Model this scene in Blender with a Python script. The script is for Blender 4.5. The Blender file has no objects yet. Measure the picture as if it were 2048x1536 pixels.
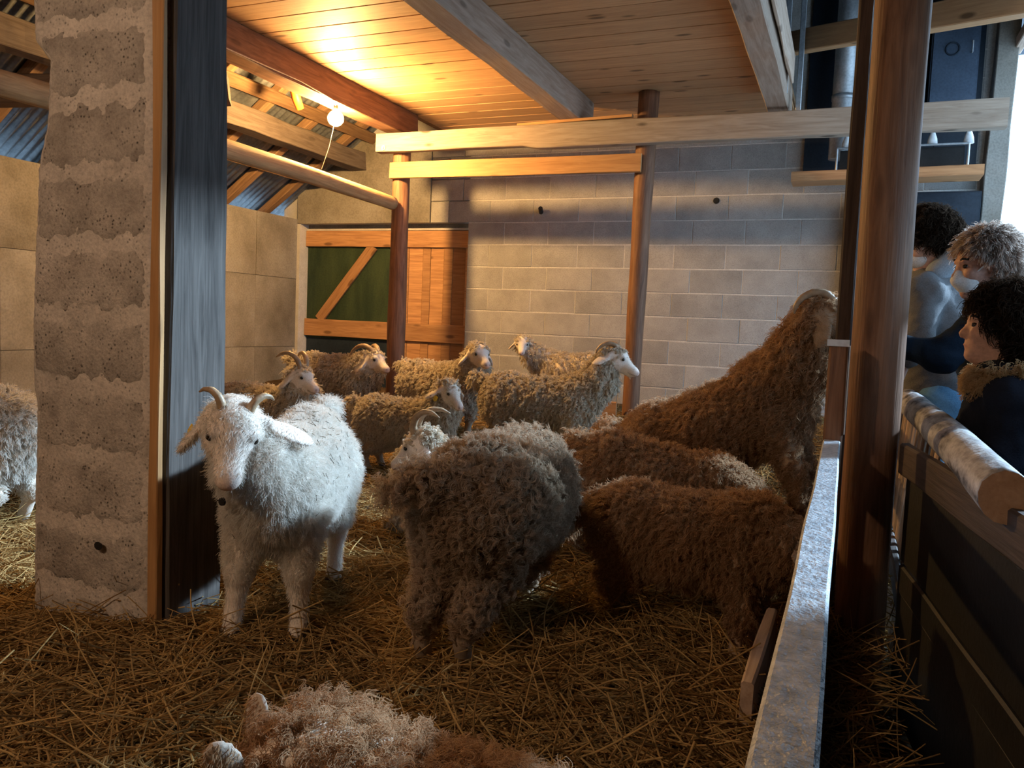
import bpy, math, random
import numpy as np
from mathutils import Vector, Matrix, Euler
PI = math.pi
S = bpy.context.scene
C = S.collection
random.seed(4)

# ------------------------------------------------------------------ camera, world, exposure
def make_camera():
    F, yaw, pitch, roll = 1620.0, math.radians(22.3), math.radians(4.2), math.radians(2.37)
    fw = Vector((-math.sin(yaw)*math.cos(pitch), math.cos(yaw)*math.cos(pitch), -math.sin(pitch)))
    rt = Vector((math.cos(yaw), math.sin(yaw), 0)); up = rt.cross(fw)
    R = rt*math.cos(roll) + up*math.sin(roll); U = up*math.cos(roll) - rt*math.sin(roll)
    cd = bpy.data.cameras.new('camera'); cd.sensor_width = 36; cd.sensor_fit = 'HORIZONTAL'
    cd.lens = F/2048*36; cd.clip_start = .02; cd.clip_end = 200
    co = bpy.data.objects.new('camera', cd); C.objects.link(co)
    m = Matrix.Identity(4)
    for i in range(3):
        m[i][0] = R[i]; m[i][1] = U[i]; m[i][2] = -fw[i]
    m[0][3], m[1][3], m[2][3] = 0, 0, .95
    co.matrix_world = m
    S.camera = co
make_camera()
S.view_settings.view_transform = 'Standard'; S.view_settings.look = 'None'
S.view_settings.gamma = 1; S.view_settings.use_curve_mapping = False
S.view_settings.exposure = 0.0
S.cycles.max_bounces = 6; S.cycles.diffuse_bounces = 3; S.cycles.glossy_bounces = 2
S.cycles.transmission_bounces = 3; S.cycles.sample_clamp_indirect = 4.0
S.cycles.caustics_reflective = False; S.cycles.caustics_refractive = False
S.cycles.use_denoising = True
SKY = 4.0
w = bpy.data.worlds.new('overcast_sky'); S.world = w; w.use_nodes = True
bg = w.node_tree.nodes['Background']; bg.inputs[0].default_value = (.47, .72, 1.0, 1); bg.inputs[1].default_value = SKY
def area(name, loc, size, rot, portal=True, power=0, col=(1, 1, 1)):
    l = bpy.data.lights.new(name, 'AREA'); l.shape = 'RECTANGLE'; l.size, l.size_y = size
    l.energy = power; l.color = col; l.cycles.is_portal = portal
    o = bpy.data.objects.new(name, l); C.objects.link(o); o.location = loc; o.rotation_euler = rot
    return o
area('door_portal', (1.0, 4.6, 1.45), (3.4, 5.2), (0, PI/2, 0))          # daylight through the big side opening
area('eave_portal', (-5.62, 3.2, 2.05), (.25, 7.5), (0, -PI/2, 0))         # gap under the eave
sl = bpy.data.lights.new('low_sun', 'SUN'); sl.energy = 10.5; sl.angle = math.radians(3); sl.color = (.54, .77, 1)
so = bpy.data.objects.new('low_sun', sl); C.objects.link(so)
SUN_AZ, SUN_EL = math.radians(46.5), math.radians(26)                          # measured from +Y towards +X
so.rotation_euler = Vector((-math.sin(SUN_AZ)*math.cos(SUN_EL), -math.cos(SUN_AZ)*math.cos(SUN_EL), -math.sin(SUN_EL))).to_track_quat('-Z', 'Y').to_euler()
BULB_W = 340.0
BULB2_W = 90.0

# ------------------------------------------------------------------ node materials
def nd(nt, t, **kw):
    n = nt.nodes.new(t)
    for k, v in kw.items():
        if k.startswith('i_'):
            n.inputs[k[2:].replace('_', ' ')].default_value = v
        else:
            setattr(n, k, v)
    return n
def ramp(nt, fac, cols):
    r = nt.nodes.new('ShaderNodeValToRGB'); e = r.color_ramp.elements
    while len(e) < len(cols): e.new(.5)
    for el, (p, c) in zip(e, cols):
        el.position = p; el.color = (*c, 1) if len(c) == 3 else c
    nt.links.new(fac, r.inputs[0]); return r.outputs[0]
def mix(nt, f, a, b, mode='MIX'):
    m = nt.nodes.new('ShaderNodeMix'); m.data_type = 'RGBA'; m.blend_type = mode
    for s, v in ((0, f), (6, a), (7, b)):
        if isinstance(v, (int, float)): m.inputs[s].default_value = v
        elif isinstance(v, tuple): m.inputs[s].default_value = (*v, 1)
        else: nt.links.new(v, m.inputs[s])
    return m.outputs[2]
def math_n(nt, op, a, b=0.):
    m = nt.nodes.new('ShaderNodeMath'); m.operation = op
    for s, v in ((0, a), (1, b)):
        if isinstance(v, (int, float)): m.inputs[s].default_value = v
        else: nt.links.new(v, m.inputs[s])
    return m.outputs[0]
def coords(nt, scale=(1, 1, 1)):
    tc = nt.nodes.new('ShaderNodeTexCoord'); oi = nt.nodes.new('ShaderNodeObjectInfo')
    sc = nt.nodes.new('ShaderNodeVectorMath'); sc.operation = 'SCALE'
    cb = nt.nodes.new('ShaderNodeCombineXYZ')
    for i in range(3): nt.links.new(oi.outputs['Random'], cb.inputs[i])
    nt.links.new(cb.outputs[0], sc.inputs[0]); sc.inputs['Scale'].default_value = 37
    ad = nt.nodes.new('ShaderNodeVectorMath'); ad.operation = 'ADD'
    nt.links.new(tc.outputs['Object'], ad.inputs[0]); nt.links.new(sc.outputs[0], ad.inputs[1])
    mp = nt.nodes.new('ShaderNodeMapping'); mp.inputs['Scale'].default_value = scale
    nt.links.new(ad.outputs[0], mp.inputs[0])
    return mp.outputs[0], oi.outputs['Random'], ad.outputs[0]
def noise(nt, vec, scale, det=4, rough=.55, dist=0):
    n = nd(nt, 'ShaderNodeTexNoise'); n.inputs['Scale'].default_value = scale; n.inputs['Detail'].default_value = det
    n.inputs['Roughness'].default_value = rough; n.inputs['Distortion'].default_value = dist
    nt.links.new(vec, n.inputs['Vector']); return n.outputs['Fac']
def new_mat(name):
    m = bpy.data.materials.new(name); m.use_nodes = True; nt = m.node_tree
    b = nt.nodes['Principled BSDF']; b.inputs['Specular IOR Level'].default_value = .25
    return m, nt, b
def bump(nt, b, h, strength=.3, dist=.005):
    n = nt.nodes.new('ShaderNodeBump'); n.inputs['Strength'].default_value = strength; n.inputs['Distance'].default_value = dist
    nt.links.new(h, n.inputs['Height']); nt.links.new(n.outputs[0], b.inputs['Normal'])
def wood(name, dark, light, rough=.65, knots=.5, grain=1., bmp=.25, var=.25, stain=None):
    m, nt, b = new_mat(name)
    v, rnd, raw = coords(nt, (1.1, 13*grain, 13*grain))
    f = noise(nt, v, 2.2, 6, .6, 1.2)
    v2, _, _ = coords(nt, (3, 90, 90)); f2 = noise(nt, v2, 1.5, 3)
    col = ramp(nt, math_n(nt, 'ADD', math_n(nt, 'MULTIPLY', f, .75), math_n(nt, 'MULTIPLY', f2, .25)), [(.32, dark), (.62, light)])
    if knots:
        vk, _, _ = coords(nt, (2.6, 7.5, 7.5))
        vo = nd(nt, 'ShaderNodeTexVoronoi'); vo.inputs['Scale'].default_value = 1.; nt.links.new(vk, vo.inputs['Vector'])
        k = ramp(nt, vo.outputs['Distance'], [(.09, (1, 1, 1)), (.17, (0, 0, 0))])
        col = mix(nt, math_n(nt, 'MULTIPLY', k, knots), col, tuple(c*.35 for c in dark))
    if stain:
        vs, _, _ = coords(nt, (1.5, 3, 3)); fs = noise(nt, vs, 2.5, 4)
        col = mix(nt, ramp(nt, fs, [(.45, (0, 0, 0)), (.7, (1, 1, 1))]), col, stain)
    if var:
        hv = nd(nt, 'ShaderNodeHueSaturation'); nt.links.new(col, hv.inputs['Color'])
        nt.links.new(math_n(nt, 'ADD', math_n(nt, 'MULTIPLY', rnd, var*2), 1-var), hv.inputs['Value']); col = hv.outputs[0]
    nt.links.new(col, b.inputs['Base Color']); b.inputs['Roughness'].default_value = rough
    bump(nt, b, f2, bmp, .004)
    return m
def mottled(name, cols, scale=6, det=6, rough=.9, bmp=.3, bscale=90, pits=0, var=.1, stretch=(1, 1, 1), metal=0, spec=.25):
    m, nt, b = new_mat(name); b.inputs['Specular IOR Level'].default_value = spec
    v, rnd, raw = coords(nt, stretch)
    f = noise(nt, v, scale, det, .6)
    col = ramp(nt, f, cols)
    fb = noise(nt, raw, bscale, 3)
    col = mix(nt, .35, col, mix(nt, 1., col, ramp(nt, fb, [(.3, (.45, .45, .45)), (.6, (1.15, 1.15, 1.15))]), 'MULTIPLY'))
    if pits:
        vo = nd(nt, 'ShaderNodeTexVoronoi'); vo.inputs['Scale'].default_value = 75; nt.links.new(raw, vo.inputs['Vector'])
        fp = noise(nt, raw, 14, 3)
        k = math_n(nt, 'MULTIPLY', ramp(nt, vo.outputs['Distance'], [(.1, (1, 1, 1)), (.36, (0, 0, 0))]), ramp(nt, fp, [(.42, (0, 0, 0)), (.58, (1, 1, 1))]))
        col = mix(nt, math_n(nt, 'MULTIPLY', k, pits), col, (.04, .033, .028))
    if var:
        hv = nd(nt, 'ShaderNodeHueSaturation'); nt.links.new(col, hv.inputs['Color'])
        nt.links.new(math_n(nt, 'ADD', math_n(nt, 'MULTIPLY', rnd, var*2), 1-var), hv.inputs['Value']); col = hv.outputs[0]
    nt.links.new(col, b.inputs['Base Color']); b.inputs['Roughness'].default_value = rough; b.inputs['Metallic'].default_value = metal
    bump(nt, b, fb, bmp, .006)
    return m
def fibre(name, dark, light, transl=.35, sat_rand=True):
    m = bpy.data.materials.new(name); m.use_nodes = True; nt = m.node_tree; nt.nodes.clear()
    out = nt.nodes.new('ShaderNodeOutputMaterial'); hi = nt.nodes.new('ShaderNodeHairInfo')
    col = ramp(nt, hi.outputs['Random'], [(0, dark), (1, light)])
    d = nt.nodes.new('ShaderNodeBsdfDiffuse'); t = nt.nodes.new('ShaderNodeBsdfTranslucent'); ms = nt.nodes.new('ShaderNodeMixShader')
    ms.inputs[0].default_value = transl
    nt.links.new(col, d.inputs[0]); nt.links.new(col, t.inputs[0])
    nt.links.new(d.outputs[0], ms.inputs[1]); nt.links.new(t.outputs[0], ms.inputs[2]); nt.links.new(ms.outputs[0], out.inputs[0])
    return m
def vcol_mat(name, rough=.7, spec=.25, bscale=150, bmp=.25, sss=0):
    m, nt, b = new_mat(name); b.inputs['Specular IOR Level'].default_value = spec
    a = nt.nodes.new('ShaderNodeVertexColor'); a.layer_name = 'tint'
    v, rnd, raw = coords(nt); f = noise(nt, raw, bscale, 3)
    nt.links.new(mix(nt, .5, a.outputs[0], mix(nt, 1., a.outputs[0], ramp(nt, f, [(.3, (.6, .6, .6)), (.65, (1.1, 1.1, 1.1))]), 'MULTIPLY')), b.inputs['Base Color'])
    b.inputs['Roughness'].default_value = rough; bump(nt, b, f, bmp, .004)
    return m
def emit(name, col, st):
    m = bpy.data.materials.new(name); m.use_nodes = True; nt = m.node_tree; nt.nodes.clear()
    o = nt.nodes.new('ShaderNodeOutputMaterial'); e = nt.nodes.new('ShaderNodeEmission')
    e.inputs[0].default_value = (*col, 1); e.inputs[1].default_value = st; nt.links.new(e.outputs[0], o.inputs[0]); return m

MT = dict(
    pine=wood('pine_board', (.44, .245, .12), (.60, .355, .18), .6, .9, var=.12),
    pine_new=wood('fresh_pine', (.36, .18, .07), (.50, .28, .12), .55, .6),
    joist=wood('aged_joist', (.30, .20, .14), (.47, .36, .28), .75, .6),
    beam=wood('spotted_beam', (.25, .19, .14), (.40, .33, .26), .7, 1.),
    greyplank=wood('weathered_plank', (.045, .038, .034), (.115, .100, .090), .8, .35, 1.2, .5, 0),
    log=wood('brown_log', (.12, .055, .03), (.27, .135, .075), .6, .4, .8, .5, .1),
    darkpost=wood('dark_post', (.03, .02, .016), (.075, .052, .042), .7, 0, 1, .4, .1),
    bark=wood('stripped_log', (.30, .17, .08), (.55, .36, .18), .7, .5, .7, .5, 0),
    door=wood('door_pine', (.30, .14, .06), (.52, .28, .13), .6, .7),
    birch=mottled('birch_log', [(.36, (.05, .045, .045)), (.44, (.22, .21, .21)), (.56, (.40, .39, .39)), (.7, (.52, .51, .50))], 6, 6, .6, .6, 60, 0, 0, (1, 3, 3)),
    endgrain=wood('cut_end', (.34, .18, .09), (.50, .30, .17), .7, 0),
    oldbeam=wood('old_grey_beam', (.075, .055, .042), (.15, .115, .09), .85, .4),
    tar=mottled('tarred_board', [(.3, (.006, .006, .006)), (.7, (.016, .014, .013))], 5, 5, .6, .2, 60, 0, .1),  # near-black colour paints the manger's deep shade into its boards
    rafter=wood('rafter', (.15, .08, .04), (.30, .18, .095), .8, .4),
    block=mottled('grey_block', [(.3, (.29, .275, .26)), (.7, (.42, .40, .375))], 4, 6, .95, .5, 160, .25, .09),
    mortar=mottled('pale_mortar', [(.3, (.50, .475, .44)), (.7, (.62, .59, .55))], 8, 5, .95, .4, 120, 0, 0),
    render=mottled('stained_render', [(.3, (.15, .13, .10)), (.5, (.25, .225, .19)), (.72, (.36, .335, .30))], 1.6, 8, .95, .3, 70, .1, .08),
    pblock=mottled('pillar_block', [(.3, (.27, .235, .205)), (.5, (.40, .355, .31)), (.66, (.50, .445, .39)), (.72, (.60, .54, .475))], 9, 8, .95, .9, 110, .95, .08),
    pmortar=mottled('pillar_mortar', [(.28, (.34, .30, .26)), (.42, (.50, .445, .39)), (.7, (.66, .59, .52))], 6, 8, .95, .7, 90, .7, 0),
    tin=mottled('galvanised_sheet', [(.3, (.22, .23, .24)), (.7, (.36, .38, .40))], 5, 5, .45, .1, 40, 0, .06, (1, 1, 1), .7, .5),
    steel=mottled('galvanised_steel', [(.3, (.36, .38, .40)), (.7, (.52, .54, .56))], 7, 5, .45, .1, 60, 0, .05, (1, 1, 1), .6, .5),
    green=mottled('green_panel', [(.3, (.022, .040, .022)), (.7, (.05, .075, .035))], 2, 6, .6, .1, 60, 0, .05, (4, 4, 1)),
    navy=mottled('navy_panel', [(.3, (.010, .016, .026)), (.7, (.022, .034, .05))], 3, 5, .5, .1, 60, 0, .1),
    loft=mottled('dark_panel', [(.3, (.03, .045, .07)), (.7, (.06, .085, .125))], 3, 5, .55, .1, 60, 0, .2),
    soil=mottled('matted_litter', [(.3, (.035, .020, .009)), (.7, (.10, .062, .028))], 12, 8, 1, 1., 60, 0, 0),
    gravel=mottled('pale_gravel', [(.3, (.42, .42, .42)), (.7, (.6, .6, .6))], 3, 6, 1, .4, 40, 0, 0),
    black=mottled('black_plastic', [(.3, (.008, .008, .009)), (.7, (.02, .02, .02))], 5, 3, .5, .1, 60, 0, 0),
    horn=mottled('horn', [(.3, (.24, .15, .085)), (.7, (.46, .33, .21))], 9, 5, .45, .4, 40, 0, .1, (1, 1, 1), 0, .4),
    hoof=mottled('hoof', [(.3, (.06, .04, .03)), (.7, (.14, .10, .07))], 20, 4, .6, .3, 60, 0, .1),
    eye=mottled('eye', [(.3, (.006, .004, .003)), (.7, (.02, .012, .006))], 20, 2, .08, .0, 60, 0, 0, (1, 1, 1), 0, .6),
    skin=vcol_mat('goat_skin', .75, .15, 220, .3),
    cloth=vcol_mat('cloth', .9, .1, 180, .4),
    flesh=vcol_mat('flesh', .55, .3, 90, .1),
    bulb=emit('lit_bulb', (1, .58, .20), BULB_W/(4*PI*.058**2*PI)),
    yellow=mottled('yellow_tag', [(.3, (.75, .48, .05)), (.7, (.85, .6, .1))], 9, 3, .5, .1, 40, 0, 0),
    orange=mottled('orange_plastic', [(.3, (.80, .13, .02)), (.7, (.95, .2, .03))], 9, 3, .5, .1, 40, 0, 0),
    white=mottled('white_plastic', [(.3, (.62, .63, .64)), (.7, (.75, .76, .77))], 9, 3, .5, .1, 40, 0, 0),
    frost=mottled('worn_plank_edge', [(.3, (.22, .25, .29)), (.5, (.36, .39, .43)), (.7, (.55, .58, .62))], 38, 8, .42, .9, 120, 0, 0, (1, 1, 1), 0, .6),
    straw=fibre('straw', (.15, .078, .026), (.55, .37, .155), .15),
    chaff=fibre('dark_chaff', (.035, .03, .02), (.16, .13, .08), 0),
)

# ------------------------------------------------------------------ mesh helpers
def obj(name, verts, faces, mat, parent=None, loc=None, rot=None, smooth=False, tint=None):
    me = bpy.data.meshes.new(name)
    verts = np.asarray(verts, np.float32)
    if isinstance(faces, np.ndarray) and len(faces):
        n, k = faces.shape
        me.vertices.add(len(verts)); me.vertices.foreach_set('co', verts.ravel())
        me.loops.add(n*k); me.loops.foreach_set('vertex_index', faces.astype(np.int32).ravel())
        me.polygons.add(n); me.polygons.foreach_set('loop_start', np.arange(0, n*k, k, dtype=np.int32))
        me.update(calc_edges=True)
    else:
        me.from_pydata(verts.tolist(), [], faces); me.update()
    if smooth: me.polygons.foreach_set('use_smooth', np.ones(len(me.polygons), bool))
    if tint is not None:
        a = me.color_attributes.new('tint', 'FLOAT_COLOR', 'POINT')
        t = np.ones((len(verts), 4), np.float32); t[:, :3] = tint; a.data.foreach_set('color', t.ravel())
    if mat: me.materials.append(mat)
    return link(name, me, parent, loc, rot)
def link(name, data, parent=None, loc=None, rot=None):
    o = bpy.data.objects.new(name, data); C.objects.link(o)
    if parent: o.parent = parent
    if loc is not None: o.location = loc
    if rot is not None: o.rotation_euler = rot
    return o
def empty(name, loc=(0, 0, 0), rz=0, **p):
    o = link(name, None, None, loc, (0, 0, rz)); o.empty_display_size = .1
    for k, v in p.items(): o[k] = v
    return o
def tag(o, label=None, category=None, group=None, kind=None):
    for k, v in (('label', label), ('category', category), ('group', group), ('kind', kind)):
        if v: o[k] = v
    return o
class MB:
    def __init__(s): s.v = []; s.f = []
    def add(s, v, f):
        n = len(s.v); s.v += [tuple(p) for p in v]; s.f += [tuple(i+n for i in q) for q in f]; return s
    def box(s, a, b):
        (x0, y0, z0), (x1, y1, z1) = a, b
        return s.add([(x0, y0, z0), (x1, y0, z0), (x1, y1, z0), (x0, y1, z0), (x0, y0, z1), (x1, y0, z1), (x1, y1, z1), (x0, y1, z1)],
                     [(0, 3, 2, 1), (4, 5, 6, 7), (0, 1, 5, 4), (1, 2, 6, 5), (2, 3, 7, 6), (3, 0, 4, 7)])
    def tube(s, pts, rad, n=8, cap=True):
        pts = [Vector(p) for p in pts]; k = len(pts)
        if not hasattr(rad, '__len__'): rad = [rad]*k
        up = None; V = []
        for i, p in enumerate(pts):
            t = (pts[min(i+1, k-1)]-pts[max(i-1, 0)]).normalized()
            if up is None: up = t.orthogonal().normalized()
            up = (up - t*up.dot(t)).normalized(); bi = t.cross(up)
            V += [p + (up*math.cos(2*PI*j/n)+bi*math.sin(2*PI*j/n))*rad[i] for j in range(n)]
        Fc = [(i*n+j, i*n+(j+1) % n, (i+1)*n+(j+1) % n, (i+1)*n+j) for i in range(k-1) for j in range(n)]
        if cap: Fc += [tuple(range(n))[::-1], tuple((k-1)*n+j for j in range(n))]
        return s.add(V, Fc)
    def obj(s, name, mat, parent=None, loc=None, rot=None, smooth=False):
        return obj(name, s.v, s.f, mat, parent, loc, rot, smooth)
def snoise(P, f, seed=0):
    P = np.asarray(P, float)*f; r = np.random.default_rng(abs(int(seed))); o = np.zeros(len(P))
    for k in range(6):
        d = r.normal(size=3); d /= np.linalg.norm(d); o += np.sin(P@d*(1+.5*k)*2.4 + r.uniform(0, 6.28))/(1+.5*k)
    return o/2.2
def beam(name, A, B, w, h, mat, parent=None, up=(0, 0, 1), wob=.004, bev=.006, nseg=None, seed=0, chip=None):
    """squared timber from A to B: section w (sideways) x h (along up), edges bevelled, sides a little uneven"""
    A = Vector(A); B = Vector(B); L = (B-A).length; x = (B-A).normalized(); u = Vector(up)
    y = u.cross(x).normalized(); z = x.cross(y)
    n = nseg or max(2, int(L/.12)); bv = bev
    sec = [(-w/2+bv, -h/2), (w/2-bv, -h/2), (w/2, -h/2+bv), (w/2, h/2-bv), (w/2-bv, h/2), (-w/2+bv, h/2), (-w/2, h/2-bv), (-w/2, -h/2+bv)]
    V = np.array([(L*(i/n-.5), a, b) for i in range(n+1) for a, b in sec])
    if wob:
        k = np.stack([V[:, 0]*1, np.sign(V[:, 1])*.7, np.sign(V[:, 2])*.9], 1)
        V[:, 1] += wob*snoise(k, 2.2, seed+1); V[:, 2] += wob*snoise(k, 2.2, seed+2)
    m = len(sec)
    Fc = [(i*m+j, i*m+(j+1) % m, (i+1)*m+(j+1) % m, (i+1)*m+j) for i in range(n) for j in range(m)]
    Fc += [tuple(range(m))[::-1], tuple(n*m+j for j in range(m))]
    if chip is not None: V = chip(V)
    o = obj(name, V, Fc, mat)
    mw = Matrix.Identity(4)
    for i in range(3):
        mw[i][0] = x[i]; mw[i][1] = y[i]; mw[i][2] = z[i]; mw[i][3] = ((A+B)/2)[i]
    if parent:
        o.parent = parent; o.matrix_local = pm(parent).inverted() @ mw
    else: o.matrix_world = mw
    return o
def pm(p):
    m = Matrix.Translation(p.location) @ p.rotation_euler.to_matrix().to_4x4()
    return m if not p.parent else pm(p.parent) @ m
def logo(name, A, B, r1, r2, mat, parent=None, wob=.08, seed=0, n=14, bend=(0, 0, 0), endmat=None):
    """round timber along local X"""
    A = Vector(A); B = Vector(B); L = (B-A).length; x = (B-A).normalized()
    y = x.orthogonal().normalized(); z = x.cross(y); k = max(4, int(L/.05))
    V = []; bd = Vector(bend); bl = (bd.dot(x), bd.dot(y), bd.dot(z))
    for i in range(k+1):
        t = i/k; r = r1+(r2-r1)*t
        for j in range(n):
            a = 2*PI*j/n; rr = r*(1+wob*float(snoise([(t*L*1.2, math.cos(a), math.sin(a))], 1.3, seed)[0]))
            s = 4*t*(1-t)
            V.append((L*(t-.5), rr*math.cos(a)+bl[1]*s, rr*math.sin(a)+bl[2]*s))
    Fc = [(i*n+j, i*n+(j+1) % n, (i+1)*n+(j+1) % n, (i+1)*n+j) for i in range(k) for j in range(n)]
    caps = [tuple(range(n))[::-1], tuple(k*n+j for j in range(n))]
    o = obj(name, V, Fc+caps, mat, smooth=True)
    nf = len(o.data.polygons)
    for q in (nf-1, nf-2):
        o.data.polygons[q].use_smooth = False
        if endmat:
            if len(o.data.materials) < 2: o.data.materials.append(endmat)
            o.data.polygons[q].material_index = 1
    mw = Matrix.Identity(4)
    for i in range(3):
        mw[i][0] = x[i]; mw[i][1] = y[i]; mw[i][2] = z[i]; mw[i][3] = ((A+B)/2)[i]
    if parent:
        o.parent = parent; o.matrix_local = pm(parent).inverted() @ mw
    else: o.matrix_world = mw
    return o

# ------------------------------------------------------------------ implicit-surface modelling (goats, people)
def V3(*a): return np.array(a, float)
def unit(v): v = np.asarray(v, float); return v/np.linalg.norm(v)
def frame(fwd, up=(0, 0, 1), roll=0):
    f = unit(fwd); l = unit(np.cross(up, f)); u = np.cross(f, l)
    if roll: l, u = l*math.cos(roll)+u*math.sin(roll), u*math.cos(roll)-l*math.sin(roll)
    return np.stack([f, l, u], 1)              # columns: forward, left, up
class Cap:
    def __init__(s, a, b, r1, r2, k=.03, g=0): s.a, s.b, s.r1, s.r2, s.k, s.g = V3(*a), V3(*b), r1, r2, k, g
    def box(s): m = max(s.r1, s.r2); return np.minimum(s.a, s.b)-m, np.maximum(s.a, s.b)+m
    def d(s, P):
        ba = s.b-s.a; q = P-s.a; t = np.clip((q@ba)/(ba@ba), 0, 1)
        return np.linalg.norm(q-t[..., None]*ba, axis=-1)-(s.r1+(s.r2-s.r1)*t)
class Ell:
    def __init__(s, c, rad, R=None, k=.03, g=0): s.c, s.rad, s.R, s.k, s.g = V3(*c), V3(*rad), (np.eye(3) if R is None else R), k, g
    def box(s): e = np.sqrt((s.R**2)@(s.rad**2)); return s.c-e, s.c+e
    def d(s, P):
        q = (P-s.c)@s.R; k0 = np.linalg.norm(q/s.rad, axis=-1); k1 = np.linalg.norm(q/s.rad**2, axis=-1)+1e-9
        return k0*(k0-1)/k1
def solid(prims, h):
    los, his = zip(*[p.box() for p in prims]); lo = np.min(los, 0)-3*h; hi = np.max(his, 0)+3*h
    n = np.ceil((hi-lo)/h).astype(int)+1
    F = np.full(n, .25, np.float32); ax = [lo[i]+h*np.arange(n[i]) for i in range(3)]
    for p in prims:
        a, b = p.box(); mg = max(p.k, 0)*1.1+2*h
        i0 = np.maximum(((a-mg-lo)/h).astype(int), 0); i1 = np.minimum(((b+mg-lo)/h).astype(int)+2, n)
        sl = tuple(slice(i0[i], i1[i]) for i in range(3))
        G = np.stack(np.meshgrid(*[ax[i][sl[i]] for i in range(3)], indexing='ij'), -1)
        d = p.d(G); f = F[sl]
        if p.k > 0:
            t = np.clip(.5+.5*(d-f)/p.k, 0, 1); F[sl] = d*(1-t)+f*t-p.k*t*(1-t)
        else: F[sl] = np.minimum(f, d)
    return nets(F, lo, h)
def nets(F, o, h):
    Sg = F < 0; cs = [(i, j, k) for i in (0, 1) for j in (0, 1) for k in (0, 1)]
    n = np.array(F.shape)-1
    cnt = sum(Sg[i:i+n[0], j:j+n[1], k:k+n[2]].astype(np.int8) for i, j, k in cs)
    idx = np.argwhere((cnt > 0) & (cnt < 8)); ids = np.full(n, -1, np.int64); ids[tuple(idx.T)] = np.arange(len(idx))
    val = {c: F[idx[:, 0]+c[0], idx[:, 1]+c[1], idx[:, 2]+c[2]] for c in cs}
    acc = np.zeros((len(idx), 3)); m = np.zeros(len(idx))
    for a in cs:
        for x in range(3):
            if a[x] == 0:
                b = list(a); b[x] = 1; va, vb = val[a], val[tuple(b)]
                cr = (va < 0) != (vb < 0); t = np.where(cr, va/np.where(cr, va-vb, 1), 0)
                p = np.tile(np.array(a, float), (len(idx), 1)); p[:, x] = t; acc += p*cr[:, None]; m += cr
    V = o+(idx+acc/m[:, None])*h
    Q = []
    for x in range(3):
        y, z = (x+1) % 3, (x+2) % 3
        s0 = [slice(None)]*3; s1 = [slice(None)]*3; s0[x] = slice(0, -1); s1[x] = slice(1, None)
        A, B = Sg[tuple(s0)], Sg[tuple(s1)]
        e = np.argwhere(A != B); e = e[(e[:, y] > 0) & (e[:, z] > 0) & (e[:, y] < n[y]) & (e[:, z] < n[z])]
        ins = A[tuple(e.T)]; q = []
        for dy, dz in ((-1, -1), (0, -1), (0, 0), (-1, 0)):
            c = e.copy(); c[:, y] += dy; c[:, z] += dz; q.append(ids[tuple(c.T)])
        q = np.stack(q, 1); q[~ins] = q[~ins][:, ::-1]; Q.append(q)
    return V, np.concatenate(Q)
def vnormals(V, Q):
    fn = np.cross(V[Q[:, 2]]-V[Q[:, 0]], V[Q[:, 3]]-V[Q[:, 1]]); N = np.zeros_like(V)
    for k in range(4): np.add.at(N, Q[:, k], fn)
    return N/(np.linalg.norm(N, axis=1, keepdims=True)+1e-12), np.linalg.norm(fn, axis=1)/2
def relax(V, Q, it=2):
    for _ in range(it):
        A = np.zeros_like(V); c = np.zeros(len(V))
        for k in range(4):
            np.add.at(A, Q[:, k], V[Q[:, (k+1) % 4]]); np.add.at(c, Q[:, k], 1)
        V = V*.5+.5*A/np.maximum(c, 1)[:, None]
    return V
def groups(prims, V):
    best = np.full(len(V), 9.); g = np.zeros(len(V), int)
    for p in prims:
        d = p.d(V); m = d < best; best[m] = d[m]; g[m] = p.g
    return g
def curves(name, P, rad, mat, parent=None):
    """P: (N, k, 3) strands, rad: (N, k) or scalar"""
    N, k, _ = P.shape
    hc = bpy.data.hair_curves.new(name); hc.add_curves([k]*N)
    hc.position_data.foreach_set('vector', np.ascontiguousarray(P, np.float32).ravel())
    r = hc.attributes.get('radius') or hc.attributes.new('radius', 'FLOAT', 'POINT')
    r.data.foreach_set('value', np.broadcast_to(np.asarray(rad, np.float32), (N, k)).ravel().astype(np.float32))
    hc.materials.append(mat)
    return link(name, hc, parent)
def scatter(V, Q, wgt, n, rng):
    """n random points on quads, chosen by area x weight"""
    N, A = vnormals(V, Q); p = A*wgt; p = p/p.sum()
    f = rng.choice(len(Q), n, p=p); a, b = rng.random((2, n, 1)); q = Q[f]
    P = (V[q[:, 0]]*(1-a)+V[q[:, 1]]*a)*(1-b)+(V[q[:, 3]]*(1-a)+V[q[:, 2]]*a)*b
    return P, unit_rows(N[q].mean(1)), f
def unit_rows(a): return a/(np.linalg.norm(a, axis=-1, keepdims=True)+1e-9)
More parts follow.
